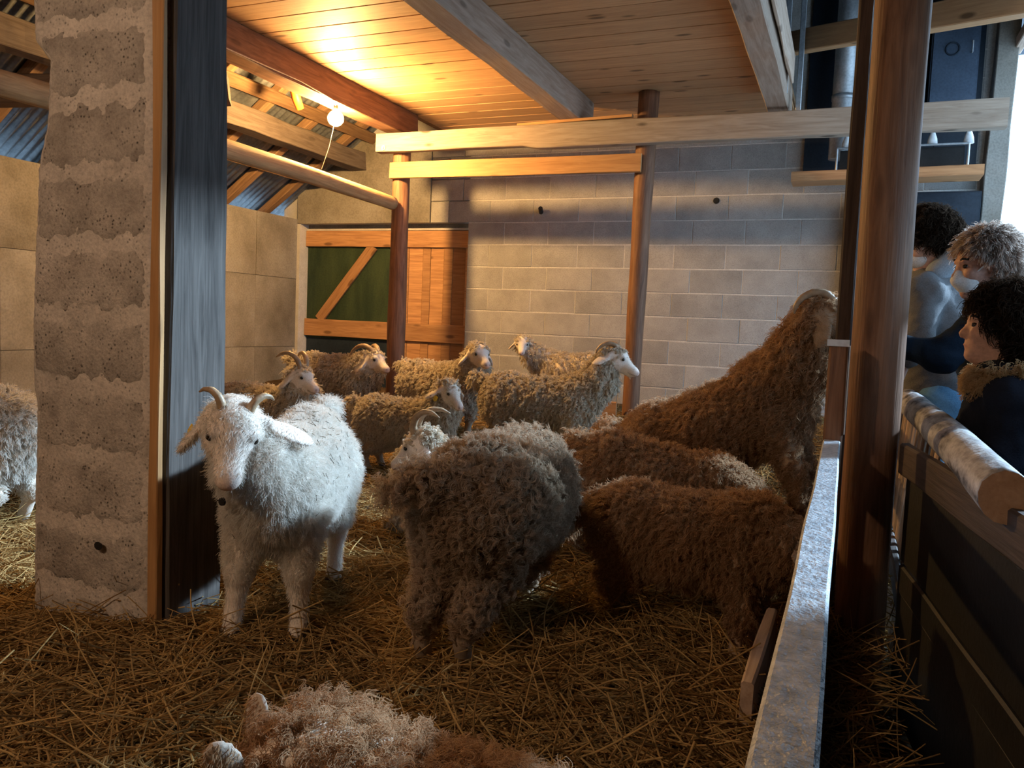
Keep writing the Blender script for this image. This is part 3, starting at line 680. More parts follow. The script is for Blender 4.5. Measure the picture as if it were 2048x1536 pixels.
# ------------------------------------------------------------------ goats
CREAM = fibre('cream_mohair', (.50, .42, .32), (.84, .77, .66), .5)
DIRTY = fibre('dirty_mohair', (.31, .215, .145), (.68, .54, .40), .5)  # dirty tone pushed browner to stand in for warm lamplight
BROWN = fibre('soiled_mohair', (.30, .17, .09), (.62, .42, .26), .5)  # soiled tone pushed towards orange, painting in the dim warm light
WHITE = fibre('white_mohair', (.66, .61, .54), (.92, .89, .84), .5)
TRUNK, NECK, HEAD, EAR, LEG, TAIL = range(6)
GOATS = []
def goat(label, pos, yaw, s=1., fat=1., mat=CREAM, Hw=(.45, 0, .70), hd=(1, 0, -.25), roll=0, world=False, feet=None, trunk=None, horn='back', ear=(-.35, .75, -.6), ear2=None,
         h=.011, n=1500, per=7, k=8, L=.045, curl=.006, turns=2.2, rad=.0013, wn=.75, wg=.55, sag=.25, wr=.35, lying=False, tail=(-.10, 0, .03), seed=1, eyes=True, bits=0, extras=None,
         skin=(.72, .62, .52), leglow=.10, name='angora_goat', neckr=1., fuzz=0, topknot=1., spread=.006, jit=.4, facec=(.80, .70, .62), hs=1., mz=1., hornk=1.):
    rng = np.random.default_rng(seed); cy, sy = math.cos(yaw), math.sin(yaw)
    root = empty(name, pos, yaw); tag(root, label, 'goat', 'angora goats in the straw pen'); GOATS.append(root)
    def loc(p): d = (V3(*p)-V3(*pos)); return V3(cy*d[0]+sy*d[1], -sy*d[0]+cy*d[1], d[2])/s
    def ldir(p): return V3(cy*p[0]+sy*p[1], -sy*p[0]+cy*p[1], p[2])
    H = loc(Hw) if world else V3(*Hw); hf = ldir(hd) if world else V3(*hd); R = frame(hf, roll=roll)
    def hp(x, y, z): return H+R@V3(x*(mz if x > .03 else 1), y, z)*hs
    if lying: T = dict(rump=(-.22, 0, .20), mid=(0, 0, .20), chest=(.20, 0, .22))
    else: T = dict(rump=(-.23, 0, .40), mid=(0, 0, .385), chest=(.20, 0, .40))
    if trunk: T.update(trunk)
    a, m, c = V3(*T['rump']), V3(*T['mid']), V3(*T['chest']); Rt = frame(c-a)
    pr = [Ell(a, (.16, .135*fat, .158), Rt, .05, TRUNK), Ell(m, (.27, .155*fat, .158), Rt, .06, TRUNK), Ell(c, (.15, .13*fat, .165), Rt, .06, TRUNK)]
    nb = c+Rt@V3(.06, 0, .05); nm = (nb+H)/2+V3(.0, 0, -.02)
    pr += [Cap(nb, nm, .118*neckr, .095*neckr, .06, NECK), Cap(nm, hp(-.03, 0, -.02), .095*neckr, .068*neckr, .05, NECK)]
    hpr = []
    hpr += [Ell(H, (.074, .058, .064), R, .03, HEAD), Cap(hp(.02, 0, -.005), hp(.13, 0, -.038), .050, .029, .03, HEAD), Ell(hp(.142, 0, -.043), (.034, .029, .027), R, .02, HEAD),
           Cap(hp(.0, 0, -.045), hp(.12, 0, -.066), .034, .017, .02, HEAD)]
    for sg in (1, -1):
        hpr += [Ell(hp(.012, .028*sg, -.028), (.05, .032, .045), R, .02, HEAD), Ell(hp(.045, .044*sg, .020), (.022, .013, .013), R, .012, HEAD)]
        e = V3(*(ear2 if (ear2 and sg < 0) else ear)); e = unit(V3(e[0], e[1]*sg, e[2])); b0 = V3(-.012, .05*sg, .014)
        ew = V3(1, .35*sg, .1); ew = unit(ew-e*(ew@e)); Re = np.stack([R@e, R@ew, R@np.cross(e, ew)], 1)
        hpr += [Cap(hp(*b0), hp(*(b0+e*.03)), .016, .018, .012, EAR), Ell(hp(*(b0+e*.085)), (.066, .036, .0105), Re, .010, EAR)]
    for p_ in hpr:
        if isinstance(p_, Cap): p_.r1 *= hs; p_.r2 *= hs
        else: p_.rad = p_.rad*hs
    pr += hpr
    ft = feet or [None]*4; zz = .0
    dflt = [(.21, .085), (.21, -.085), (-.25, .09), (-.25, -.09)]
    hooves = []
    for i in range(4):
        if lying: break
        sg = 1 if i % 2 == 0 else -1
        if ft[i] is not None: F = loc(ft[i])
        else:
            F = V3(*dflt[i], 0); wx, wy = pos[0]+s*(cy*F[0]-sy*F[1]), pos[1]+s*(sy*F[0]+cy*F[1]); F[2] = (gz(wx, wy)-pos[2])/s
        F = F+V3(0, 0, .012); up = V3(0, 0, 1)
        if i < 2:
            top = c+Rt@V3(.02, .075*sg*fat, -.06); kn = top*.45+F*.55+V3(.012, 0, .02); fe = F+V3(-.012, 0, .055)
            pr += [Cap(top, kn, .070, .036, .04, LEG), Cap(kn, fe, .034, .022, .02, LEG), Cap(fe, F+V3(.01, 0, .005), .023, .026, .015, LEG)]
        else:
            top = a+Rt@V3(-.01, .075*sg*fat, -.05); stf = top*.6+F*.4+V3(.05, 0, .02); hk = top*.36+F*.64+V3(-.055, 0, .02); fe = F+V3(-.012, 0, .055)
            pr += [Cap(top, stf, .095, .068, .05, LEG), Cap(stf, hk, .062, .034, .03, LEG), Cap(hk, fe, .032, .022, .02, LEG), Cap(fe, F+V3(.01, 0, .005), .023, .026, .015, LEG)]
        hooves.append(F)
    if lying:
        for sg in (1, -1):
            pr += [Cap(c+V3(.02, .10*sg, -.10), c+V3(.14, .12*sg, -.17), .05, .034, .04, LEG), Cap(c+V3(.14, .12*sg, -.17), c+V3(-.02, .13*sg, -.19), .034, .026, .02, LEG),
                   Cap(a+V3(.05, .11*sg, -.04), a+V3(.16, .15*sg, -.14), .09, .06, .04, LEG), Cap(a+V3(.16, .15*sg, -.14), a+V3(-.02, .16*sg, -.17), .05, .03, .02, LEG)]
    tb = a+Rt@V3(-.145, 0, .085)
    tv = V3(*tail)
    pr += [Cap(tb+V3(.03, 0, -.01), tb+tv*.6+V3(0, 0, .02), .03, .024, .03, TAIL), Cap(tb+tv*.6+V3(0, 0, .02), tb+tv*1.15, .022, .012, .02, TAIL)]
    if extras: pr += extras(hp, T)
    V, Q = solid(pr, h/s); V = relax(V, Q, 1); g = groups(pr, V); N, A = vnormals(V, Q)
    hl = (V-H)@R/hs                                             # head-local coordinates
    face = (g == HEAD) & (hl[:, 0] > -.005) | (g == EAR)
    # lumpy fleece
    lump = ((g == TRUNK) | (g == NECK)); V = V+N*(np.where(lump, .007*snoise(V, 16, seed)+.004*snoise(V, 40, seed+1), 0))[:, None]
    tint = np.tile(V3(*skin), (len(V), 1)); low = (g == LEG)  # darker skin values paint shade between the fleece locks
    tint[face] = facec
    pk = np.exp(-(((hl-V3(.172, 0, -.045))/V3(.03, .035, .03))**2).sum(1)); tint = tint*(1-.5*pk[:, None]*(g == HEAD)[:, None])+.5*(pk*(g == HEAD))[:, None]*V3(.62, .30, .25)
    for sg in (1, -1):
        nk = np.exp(-(((hl-V3(.168, .014*sg, -.036))/V3(.013, .0065, .008))**2).sum(1)*1.2)*(g == HEAD); tint = tint*(1-.9*nk[:, None])+.9*nk[:, None]*V3(.10, .04, .035)
        er = np.exp(-(((hl-V3(.058, .052*sg, .010))/V3(.02, .016, .014))**2).sum(1))*(g == HEAD); tint = tint*(1-.55*er[:, None])
    mk = np.exp(-((hl[:, 2]+.058)/.0035)**2)*(hl[:, 0] > .105)*(g == HEAD); tint = tint*(1-.65*mk[:, None])
    obj('body', V*s, Q, MT['skin'], root, smooth=True, tint=tint)
    # hooves
    for F in hooves:
        mb = MB()
        for sg in (1, -1):
            pts = [F+V3(.0, .011*sg, .018), F+V3(.02, .012*sg, .0), F+V3(.03, .012*sg, -.012)]
            mb.tube([tuple(p*s) for p in pts], [.015*s, .017*s, .013*s], 7)
        mb.obj('hoof', MT['hoof'], root)
    if eyes:
        for sg in (1, -1):
            u, v = np.meshgrid(np.linspace(0, 2*PI, 13)[:-1], np.linspace(.15, PI-.15, 8)); B = np.stack([np.cos(u)*np.sin(v), np.sin(u)*np.sin(v), np.cos(v)], -1).reshape(-1, 3)
            P = [tuple((hp(.056, .0475*sg, .006)+b*.0105*hs)*s) for b in B]; n_ = 12
            obj('eye', P, [(i*n_+j, (i+1)*n_+j, (i+1)*n_+(j+1) % n_, i*n_+(j+1) % n_) for i in range(7) for j in range(n_)]+[tuple(range(12)), tuple(range(84, 96))[::-1]], MT['eye'], root, smooth=True)
    if horn:
        for sg in (1, -1):
            if horn == 'back': hpnt = [(.0, .026, .045), (-.015, .034, .085), (-.05, .047, .115), (-.095, .062, .12), (-.135, .078, .10), (-.160, .092, .065)]; rr = [.018, .0175, .016, .0135, .010, .003]
            elif horn == 'kid': hpnt = [(.0, .028, .040), (-.006, .034, .070), (-.024, .050, .095), (-.046, .076, .102), (-.058, .102, .090), (-.056, .116, .075)]; rr = [.014, .013, .011, .009, .006, .002]
            elif horn == 'hug': hpnt = [(.0, .026, .045), (-.03, .036, .066), (-.07, .05, .062), (-.10, .062, .035), (-.112, .07, .0), (-.108, .074, -.025)]; rr = [.017, .016, .0145, .012, .009, .003]
            else: hpnt = [(.0, .026, .045), (-.025, .034, .072), (-.075, .05, .082), (-.125, .068, .062), (-.158, .084, .020), (-.168, .094, -.025), (-.16, .10, -.055)]; rr = [.019, .0185, .017, .0145, .0115, .008, .003]
            cp = np.array([hp(hpnt[0][0]+(x-hpnt[0][0])*hornk, (hpnt[0][1]+(y-hpnt[0][1])*hornk)*sg, hpnt[0][2]+(z-hpnt[0][2])*hornk) for x, y, z in hpnt]); t = np.linspace(0, len(cp)-1, 30); P = np.stack([np.interp(t, range(len(cp)), cp[:, q]) for q in range(3)], 1)
            for _ in range(3): P[1:-1] = (P[:-2]+2*P[1:-1]+P[2:])/4
            r = np.interp(t, range(len(rr)), rr)*(1+.05*np.sin(t*16))
            MB().tube([tuple(p*s) for p in P], list(r*s), 10).obj('horn', MT['horn'], root, smooth=True)
    # fleece
    zl = np.clip((V[:, 2]-leglow)/.10, 0, 1) if not lying else np.ones(len(V))
    ln = np.where(g == LEG, .75*zl, np.where(g == TAIL, 1.25, 1.))
    top = (g == HEAD) & (hl[:, 0] < .045) & (hl[:, 2] > .012-.0*hl[:, 0])
    ln = np.where(g == HEAD, np.where(top, .55*topknot, np.where(hl[:, 0] < -.02, .6, .0)), ln); ln = np.where(g == EAR, 0., ln)
    wq = ln[Q].mean(1); wq = np.where(wq < .06, 0, .35+.65*wq)
    P, Nn, f = scatter(V, Q, wq, n, rng); Lk = (L/s)*ln[Q].mean(1)[f]*rng.uniform(.8, 1.2, n)
    fl = unit(a-c)*.25
    X, Rd = locks(P, Nn, Lk, rng, per, k, spread, curl, turns, wn, wg, fl, wr, sag, rad, .45, jit)
    curves('fleece', X*s, Rd, mat, root)
    # short face and leg hair
    if fuzz:
        w2 = np.where(face | low & (zl < .6) | (g == HEAD), 1., 0.); w2 = w2*np.where((hl[:, 0] > .135) & (g == HEAD), .0, 1.)
        P, Nn, f = scatter(V, Q, w2[Q].mean(1), fuzz, rng)
        down = R@V3(.55, 0, -.3); isl = low[Q[f, 0]]; dd = np.where(isl[:, None], V3(0, 0, -1), down)
        d = unit_rows(Nn*.35+dd*.7+rng.normal(size=P.shape)*.12); t = np.linspace(0, 1, 4)[None, :, None]
        Lf = rng.uniform(.008, .018, (len(P), 1, 1))
        keep = (np.linalg.norm(P-hp(.056, .0475, .006), axis=1) > .021) & (np.linalg.norm(P-hp(.056, -.0475, .006), axis=1) > .021)
        X = (P[:, None]-Nn[:, None]*.001+Lf*d[:, None]*t)[keep]; curves('short_hair', X*s, np.linspace(.0007, .0002, 4)[None]*np.ones((len(X), 1)), mat, root)
    if bits:
        w3 = np.where((g == TRUNK) & (N[:, 2] > -.3), 1., 0.); P, Nn, f = scatter(V, Q, w3[Q].mean(1), bits, rng)
        d = rng.normal(size=P.shape); d = unit_rows(d-(d*Nn).sum(1, keepdims=True)*Nn*.9); t = np.linspace(-.5, .5, 3)[None, :, None]; Lf = rng.uniform(.008, .03, (bits, 1, 1))
        X = P[:, None]+Nn[:, None]*(L*.62/s)+Lf*d[:, None]*t; c_ = curves('straw_bits', X*s, .0009, MT['chaff'], root); c_['kind'] = 'stuff'
    return root, (lambda x, y, z: hp(x, y, z)*s), R, T
def ear_tag(root, hp, p, n, mat, lab, R):
    b = V3(*p); q = hp(*b); f = R@unit(n); r = R@unit(np.cross(n, (0, 0, 1))); u = np.cross(f, r)
    P = [q+r*x+u*y+f*z for z in (0, .003) for x, y in ((-.013, -.016), (.013, -.016), (.013, .008), (.005, .016), (-.005, .016), (-.013, .008))]
    o = obj('ear_tag', [tuple(v) for v in P], [tuple(range(6))[::-1], tuple(range(6, 12))]+[(i, (i+1) % 6, 6+(i+1) % 6, 6+i) for i in range(6)], mat, root); o['label'] = lab
D = math.radians
def build_goats():
    # white goat facing the camera beside the plank
    r, hp, R, T = goat('white young goat with short horns facing the camera beside the grey plank', (-1.60, 2.10, 0), math.atan2(-.915, .40), 1.0, .97, WHITE,
         Hw=(-1.525, 1.735, .645), hd=(.50, -.62, -.60), roll=-.14, hs=1.17, mz=.86, hornk=.62, world=True, feet=[(-1.42, 1.90, gz(-1.42, 1.9)), (-1.575, 1.80, gz(-1.575, 1.8)), (-1.63, 2.38, gz(-1.63, 2.38)), (-1.80, 2.33, gz(-1.8, 2.33))],
         trunk=dict(rump=(-.22, 0, .47), mid=(0, 0, .44), chest=(.19, 0, .43)), horn='kid', neckr=.9, ear=(.05, .92, -.32), ear2=(-.1, .42, -1.0), h=.0065, n=16000, per=5, k=7, L=.034, curl=.003, turns=1.2, rad=.0005, wn=.9, wg=.45, wr=.45, spread=.010,
         fuzz=9000, bits=260, seed=3, skin=(.80, .72, .64), leglow=.16, tail=(-.08, .03, .05), topknot=.55)
    b = MB().tube([(0, 0, 0), (0, -.006, 0)], [.012, .011], 14).obj('neck_tag', MT['black'], r); b['label'] = 'dark round disc on the chest'
    b.location = (.385, -.095, .44); b.rotation_euler = (0, 0, D(60))
    ear_tag(r, hp, (-.035, -.088, -.066), (.25, -.9, .3), MT['yellow'], 'yellow ear tag', R)
    # rear-view goat
    goat('shaggy curly goat seen from behind in the middle of the straw', (-.965, 2.23, 0), D(96), 1.0, 1.13, DIRTY, Hw=(.30, -.05, .36), hd=(1, 0, -.6),
         feet=[(-1.06, 2.50, gz(-1.06, 2.5)), (-.945, 2.51, gz(-.95, 2.5)), (-1.035, 1.955, gz(-1.03, 1.95)), (-.925, 1.98, gz(-.92, 1.98))],
         trunk=dict(rump=(-.15, -.0, .435), mid=(.0, -.03, .43), chest=(.15, -.04, .42)), horn=None, h=.009, n=7500, per=9, k=14, L=.046, curl=.009, turns=1.6, rad=.0007, seed=5, wn=.6, wg=.7, sag=.10, leglow=.06, jit=.22, tail=(-.06, .14, -.03), spread=.0025, skin=(.30, .23, .17))
    # small kid at the fence
    goat('brown-lit kid with its head under the fence plank', (-.42, 2.535, 0), D(-8), .80, 1.15, BROWN, Hw=(-.085, 2.44, .33), hd=(.55, .3, -.8), world=True,
         feet=[(-.20, 2.52, gz(-.2, 2.52)), (-.235, 2.40, gz(-.23, 2.4)), (-.655, 2.66, gz(-.65, 2.66)), (-.64, 2.53, gz(-.64, 2.53))], horn=None, h=.009, n=7500, facec=(.38, .27, .18), per=6, k=9, L=.044, curl=.006, turns=1.7, rad=.0008, wg=.85, wn=.55, sag=.22, spread=.0045, jit=.35, seed=7, tail=(-.14, .0, -.12), leglow=.05, skin=(.42, .3, .2))
    goat('brown-lit goat grazing behind the fence kid with lowered head', (-.66, 3.17, 0), D(-4), .90, 1.1, BROWN, Hw=(-.22, 3.12, .28), hd=(.8, -.1, -.6), world=True,
         feet=[None, None, (-.93, 3.25, gz(-.93, 3.25)), (-.95, 3.10, gz(-.95, 3.1))], trunk=dict(chest=(.20, 0, .355), mid=(0, 0, .385), rump=(-.22, 0, .42)), horn=None, h=.010, n=6500, facec=(.38, .27, .18), per=6, k=9, L=.044, curl=.006, turns=1.7, rad=.0009, wg=.85, wn=.55, sag=.22, spread=.0045, jit=.35, seed=9, tail=(-.07, 0, .0), leglow=.05, skin=(.42, .3, .2))
    # climbing goat
    goat('big horned goat rearing up to reach the people over the fence', (-.52, 3.62, 0), D(-10), 1.12, 1.12, BROWN, Hw=(-.065, 3.43, 1.04), hd=(.95, -.12, -.2), world=True,
         feet=[(-.10, 3.58, gz(-.1, 3.58)), (-.12, 3.42, gz(-.12, 3.42)), (-.78, 3.78, gz(-.78, 3.78)), (-.80, 3.58, gz(-.8, 3.58))],
         trunk=dict(rump=(-.21, 0, .385), mid=(.02, 0, .475), chest=(.21, 0, .585)), horn='hug', ear=(.15, .35, -.9), h=.011, facec=(.38, .27, .18), fuzz=4000, n=8500, per=6, k=9, L=.050, curl=.007, turns=1.7, rad=.0010, wg=.85, wn=.55, sag=.22, spread=.0045, jit=.35, seed=11, leglow=.06, neckr=1.1, skin=(.42, .3, .2))
    # side-on goat
    goat('woolly pale goat standing side-on, face to the right, before the block wall', (-1.825, 4.93, gz(-1.825, 4.93)), D(4), 1.02, 1.12, CREAM, Hw=(-1.34, 4.98, .775), hd=(.93, .05, -.36), world=True,
         trunk=dict(rump=(-.22, 0, .395), mid=(0, 0, .38), chest=(.22, 0, .39)), horn='hug', ear=(-.55, .45, -.7), h=.010, n=4600, per=7, k=9, L=.040, curl=.0065, turns=1.6, spread=.003, jit=.25, skin=(.42, .34, .26), rad=.0017, seed=13, wg=.7, fuzz=1500, leglow=.09, topknot=.9)
    r, hp, R, T = goat('small golden goat with a yellow ear tag facing right', (-2.44, 4.27, 0), D(-2), .85, 1.1, CREAM, Hw=(-2.10, 4.18, .555), hd=(.78, -.42, -.42), world=True, horn='kid', hornk=.5, ear=(-.2, .72, -.65),
         h=.010, n=3400, per=7, k=9, L=.040, curl=.0065, turns=1.6, spread=.003, jit=.25, skin=(.42, .34, .26), rad=.0015, seed=15, wg=.7, fuzz=1500)
    ear_tag(r, hp, (.01, -.105, -.055), (.3, -.9, .2), MT['yellow'], 'yellow ear tag', R)
    goat('curly golden goat with raised head standing behind the small tagged goat', (-2.72, 5.28, gz(-2.72, 5.28)), D(-18), .98, 1.1, CREAM, Hw=(-2.34, 5.08, .745), hd=(.74, -.62, -.25), world=True, horn=None, ear=(-.15, .55, -.8),
         h=.010, n=3200, per=7, k=9, L=.040, curl=.0065, turns=1.6, spread=.003, jit=.25, skin=(.42, .34, .26), rad=.0017, seed=17, wg=.7, topknot=1.2)
    goat('golden goat with a long curved horn standing before the wooden door', (-3.60, 5.22, gz(-3.6, 5.22)), D(-4), 1.0, 1.1, CREAM, Hw=(-3.225, 5.16, .655), hd=(.93, -.3, -.22), world=True, horn='wide', ear=(-.1, .5, -.85),
         h=.010, n=3400, per=7, k=9, L=.040, curl=.0065, turns=1.6, spread=.003, jit=.25, skin=(.42, .34, .26), rad=.0017, seed=19, wg=.7, fuzz=1500)
    goat('golden goat with a bare pale face behind the white goat', (-3.24, 4.02, 0), D(-5), .92, 1.1, CREAM, Hw=(-2.955, 3.93, .60), hd=(.93, -.15, -.30), world=True, horn='back', ear=(-.25, .45, -.85),
         h=.010, n=3200, per=7, k=9, L=.040, curl=.0062, turns=1.6, spread=.003, jit=.25, skin=(.42, .34, .26), rad=.0014, seed=21, wg=.8, fuzz=1800)
    goat('pale goat turning its face to the camera at the foot of the block wall', (-2.17, 6.50, gz(-2.17, 6.5)), D(178), .85, 1.1, CREAM, Hw=(-2.525, 6.35, .80), hd=(.30, -.86, -.40), world=True, horn=None, ear=(-.15, .6, -.75),
         h=.011, n=2200, per=4, k=7, L=.042, curl=.006, turns=1.5, rad=.002, seed=23)
    goat('lying horned goat with its head turned left behind the curly goat', (-1.50, 3.24, 0), D(184), .95, 1.1, CREAM, Hw=(-1.665, 3.05, .425), hd=(-.88, -.18, -.48), world=True, horn='back', ear=(-.2, .6, -.75), lying=True,
         h=.010, n=3200, per=7, k=9, L=.040, curl=.0062, turns=1.6, spread=.003, jit=.25, skin=(.42, .34, .26), rad=.0012, seed=25)
    goat('pale goat on the far side of the concrete pillar with its rump towards it', (-3.47, 2.27, 0), D(184), 1.04, 1.25, WHITE, Hw=(.5, 0, .62), tail=(-.02, 0, -.10), h=.011, n=6000, per=7, k=8, L=.05, curl=.003, turns=1.2, rad=.0013, seed=27, horn='back')
    goat('curly goat lying in the straw at the very front', (-.60, 1.12, -.01), D(176), .88, 1.05, BROWN, Hw=(-.885, 1.06, .14), hd=(-.75, -.25, -.6), world=True, lying=True, horn=None, ear=(-.4, .35, .85), trunk=dict(rump=(-.22, 0, .13), mid=(0, 0, .135), chest=(.18, 0, .13)),
         h=.0065, fuzz=2500, facec=(.5, .42, .35), n=3800, per=9, k=11, L=.055, curl=.007, turns=1.9, rad=.0006, seed=29, spread=.005)
build_goats()

# ------------------------------------------------------------------ people
SKIN, CL = 0, 1
def hand(pr, W, d, nrm, side, r=1.):
    """palm and five fingers added as capsules; W wrist, d finger direction, nrm palm normal"""
    d = unit(d); nrm = unit(np.asarray(nrm)-d*np.dot(nrm, d)); x = np.cross(nrm, d)*side
    pr.append(Ell(W+d*.045, (.048, .038, .017), np.stack([d, x, nrm], 1), .015, SKIN))
    for i, ln in enumerate((.062, .072, .068, .052)):
        b = W+d*.082+x*(.028-.0187*i); q = b+d*ln*.5+nrm*.008; e = q+unit(d*.75+nrm*.65)*ln*.5
        pr += [Cap(b-d*.01, q, .0095, .0088, .006, SKIN), Cap(q, e, .0086, .0072, .004, SKIN)]
    b = W+d*.025+x*.032; q = b+unit(d*.6+x*.75+nrm*.3)*.042; pr += [Cap(b, q, .013, .0105, .01, SKIN), Cap(q, q+unit(d+nrm*.4)*.032, .0102, .008, .005, SKIN)]
def person(label, base, head, look, neck, chest, pelvis, arms, legs, skin, coat, trouser, hair, s=1., hairn=900, mask=False, hairlen=.07, curl=.012, turns=2., fur=None, hood=None, seed=1, coat_r=1., cap=None):
    root = empty('person', base, 0); tag(root, label, 'person', 'people watching the goats'); B = V3(*base); rng = np.random.default_rng(seed)
    Hc = V3(*head)-B; R = frame(look); nk, ch, pv = V3(*neck)-B, V3(*chest)-B, V3(*pelvis)-B
    def hp(x, y, z): return Hc+R@V3(x, y, z)*s
    def A(p): return V3(*p)-B
    q = s
    pr = [Ell(hp(-.01, 0, .025), (.097*q, .077*q, .098*q), R, .02*q), Ell(hp(.03, 0, -.045), (.065*q, .058*q, .075*q), R, .03*q), Cap(hp(.085, 0, .01), hp(.108, 0, -.025), .010*q, .014*q, .012*q),
          Ell(hp(.075, 0, -.095), (.024*q, .022*q, .02*q), R, .02*q), Ell(hp(.088, 0, -.062), (.014*q, .024*q, .009*q), R, .008*q), Ell(hp(.078, 0, .028), (.02*q, .05*q, .01*q), R, .012*q)]
    for sg in (1, -1): pr += [Ell(hp(.0, .076*sg, -.01), (.02*q, .008*q, .032*q), R, .006*q), Ell(hp(.06, .04*sg, -.025), (.03*q, .025*q, .025*q), R, .015*q)]
    pr += [Cap(hp(-.02, 0, -.06), nk, .052*q, .056*q, .03*q), Cap(nk, ch, .07*q, .12*q, .06*q), Cap(ch, pv, .13*q, .125*q, .08*q)]
    shirt = [Cap(nk-unit(nk-ch)*.03, ch, .085*q*coat_r, .155*q*coat_r, .06*q, CL), Cap(ch, pv, .160*q*coat_r, .155*q*coat_r, .08*q, CL)]
    hands = []
    for sh, el, wr, hd, hn, side in arms:
        sh, el, wr = A(sh), A(el), A(wr)
        pr += [Cap(sh, el, .046*q, .038*q, .04*q), Cap(el, wr, .037*q, .025*q, .02*q)]; hands.append((wr, hd, hn, side))
        shirt += [Cap(ch*.25+nk*.75, sh, .09*q*coat_r, .072*q*coat_r, .06*q, CL), Cap(sh, el, .070*q*coat_r, .058*q*coat_r, .04*q, CL), Cap(el, wr-unit(wr-el)*.012, .056*q*coat_r, .043*q*coat_r, .03*q, CL)]
    pants = []
    for hipp, kn, ft in legs:
        hipp, kn, ft = A(hipp), A(kn), A(ft)
        pr += [Cap(hipp, kn, .075*q, .05*q, .05*q), Cap(kn, ft+V3(0, 0, .06), .048*q, .032*q, .03*q), Cap(ft+V3(0, 0, .045), ft+V3(-.10, -.02, .03), .036*q, .030*q, .02*q)]
        pants += [Cap(hipp, kn, .098*q, .068*q, .05*q), Cap(kn, ft+V3(0, 0, .09), .066*q, .052*q, .03*q)]
    V, Q = solid(pr, .010); hv = (V-Hc)@R/s
    tint = np.tile(V3(*skin), (len(V), 1)); lip = np.exp(-(((hv-V3(.098, 0, -.062))/V3(.02, .024, .007))**2).sum(1)); tint = tint*(1-.5*lip[:, None])+.5*lip[:, None]*V3(.45, .16, .13)
    hw = [V, ]; hq = [Q]; ht = [tint]; off = len(V)
    for wr, hd_, hn, side in hands:
        hh = []; hand(hh, wr, hd_, hn, side); hh.append(Cap(wr-unit(hd_)*.06, wr+unit(hd_)*.02, .024, .024, .015, SKIN)); v2, q2 = solid(hh, .0045); hw.append(v2); hq.append(q2+off); ht.append(np.tile(V3(*skin), (len(v2), 1))); off += len(v2)
    obj('body', np.concatenate(hw), np.concatenate(hq), MT['flesh'], root, smooth=True, tint=np.concatenate(ht))
    for sg in (1, -1):
        MB().tube([tuple(hp(.070, .032*sg, .006)), tuple(hp(.088, .032*sg, .006))], [.012*s, .006*s], 10).obj('eye', MT['eye'], root, smooth=True)
        MB().tube([tuple(hp(.088, .018*sg, .030)), tuple(hp(.088, .034*sg, .036)), tuple(hp(.074, .052*sg, .030))], .0045*s, 6).obj('eyebrow', MT['black'], root)
    V, Q = solid(shirt, .012); N, _ = vnormals(V, Q); V = V+N*(.006*snoise(V*V3(1, 1, .8), 10, seed)+.005*snoise(V*V3(.8, .8, 1.8), 24, seed+1))[:, None]
    obj('jacket', V, Q, MT['cloth'], root, smooth=True, tint=np.tile(V3(*coat), (len(V), 1)))
    V, Q = solid(pants+[Cap(pv, pv+V3(0, 0, .02), .15*q, .14*q, .05)], .013); N, _ = vnormals(V, Q); V = V+N*(.006*snoise(V, 14, seed+2))[:, None]
    obj('trousers', V, Q, MT['cloth'], root, smooth=True, tint=np.tile(V3(*trouser), (len(V), 1)))
    for _, _, ft in legs:
        f = A(ft); V, Q = solid([Cap(f+V3(.03, 0, .04), f+V3(-.13, -.02, .035), .046, .04, .02), Ell(f+V3(-.05, 0, .02), (.13, .045, .02), None, .02)], .01); obj('shoe', V, Q, MT['black'], root, smooth=True)
    if hood is not None:
        V, Q = solid([Ell(nk+R@V3(-.10, 0, .02), (.10, .13, .09), R, .03), Cap(nk+R@V3(.02, .09, .02), nk+R@V3(-.08, .10, .05), .05, .06, .04), Cap(nk+R@V3(.02, -.09, .02), nk+R@V3(-.08, -.10, .05), .05, .06, .04)], .011)
        obj('hood', V, Q, MT['cloth'], root, smooth=True, tint=np.tile(V3(*hood), (len(V), 1)))
    if mask:
        V, Q = solid([Ell(hp(.058, 0, -.054), (.052*s, .056*s, .050*s), R, .01), Cap(hp(.095, 0, -.015), hp(.105, 0, -.04), .016*s, .02*s, .025)], .006)
        o = obj('face_mask', V, Q, MT['cloth'], root, smooth=True, tint=np.tile(V3(.74, .74, .74), (len(V), 1)))
        for sg in (1, -1): MB().tube([tuple(hp(.055, .062*sg, -.02)), tuple(hp(.03, .076*sg, .0)), tuple(hp(-.01, .086*sg, .012))], .003, 5).obj('mask_strap', MT['white'], root)
    if cap is not None:
        V, Q = solid([Ell(hp(-.025, 0, .045), (.118*s, .098*s, .100*s), R, .02)], .008); hv = (V-Hc)@R/s
        obj('knit_cap', V, Q, MT['cloth'], root, smooth=True, tint=np.tile(V3(*cap), (len(V), 1)))
    # hair cap and strands
    V, Q = solid([Ell(hp(-.022, 0, .030), (.104*s, .087*s, .106*s), R, .02), Ell(hp(-.06, 0, -.03), (.07*s, .078*s, .09*s), R, .03)], .008); hv = (V-Hc)@R/s
    wv = np.where((hv[:, 0] < .045+.6*(hv[:, 2]-.06)) & ~((hv[:, 0] > .0) & (hv[:, 2] < .02)), 1., 0.)
    P, Nn, f = scatter(V, Q, wv[Q].mean(1), hairn, rng); X, Rd = locks(P-Nn*.006, Nn, np.full(hairn, hairlen)*rng.uniform(.7, 1.2, hairn), rng, 8, 9, .006, curl, turns, .7, .6, (0, 0, 0), .3, .35, .0012, .5)
    curves('hair', X, Rd, hair, root)
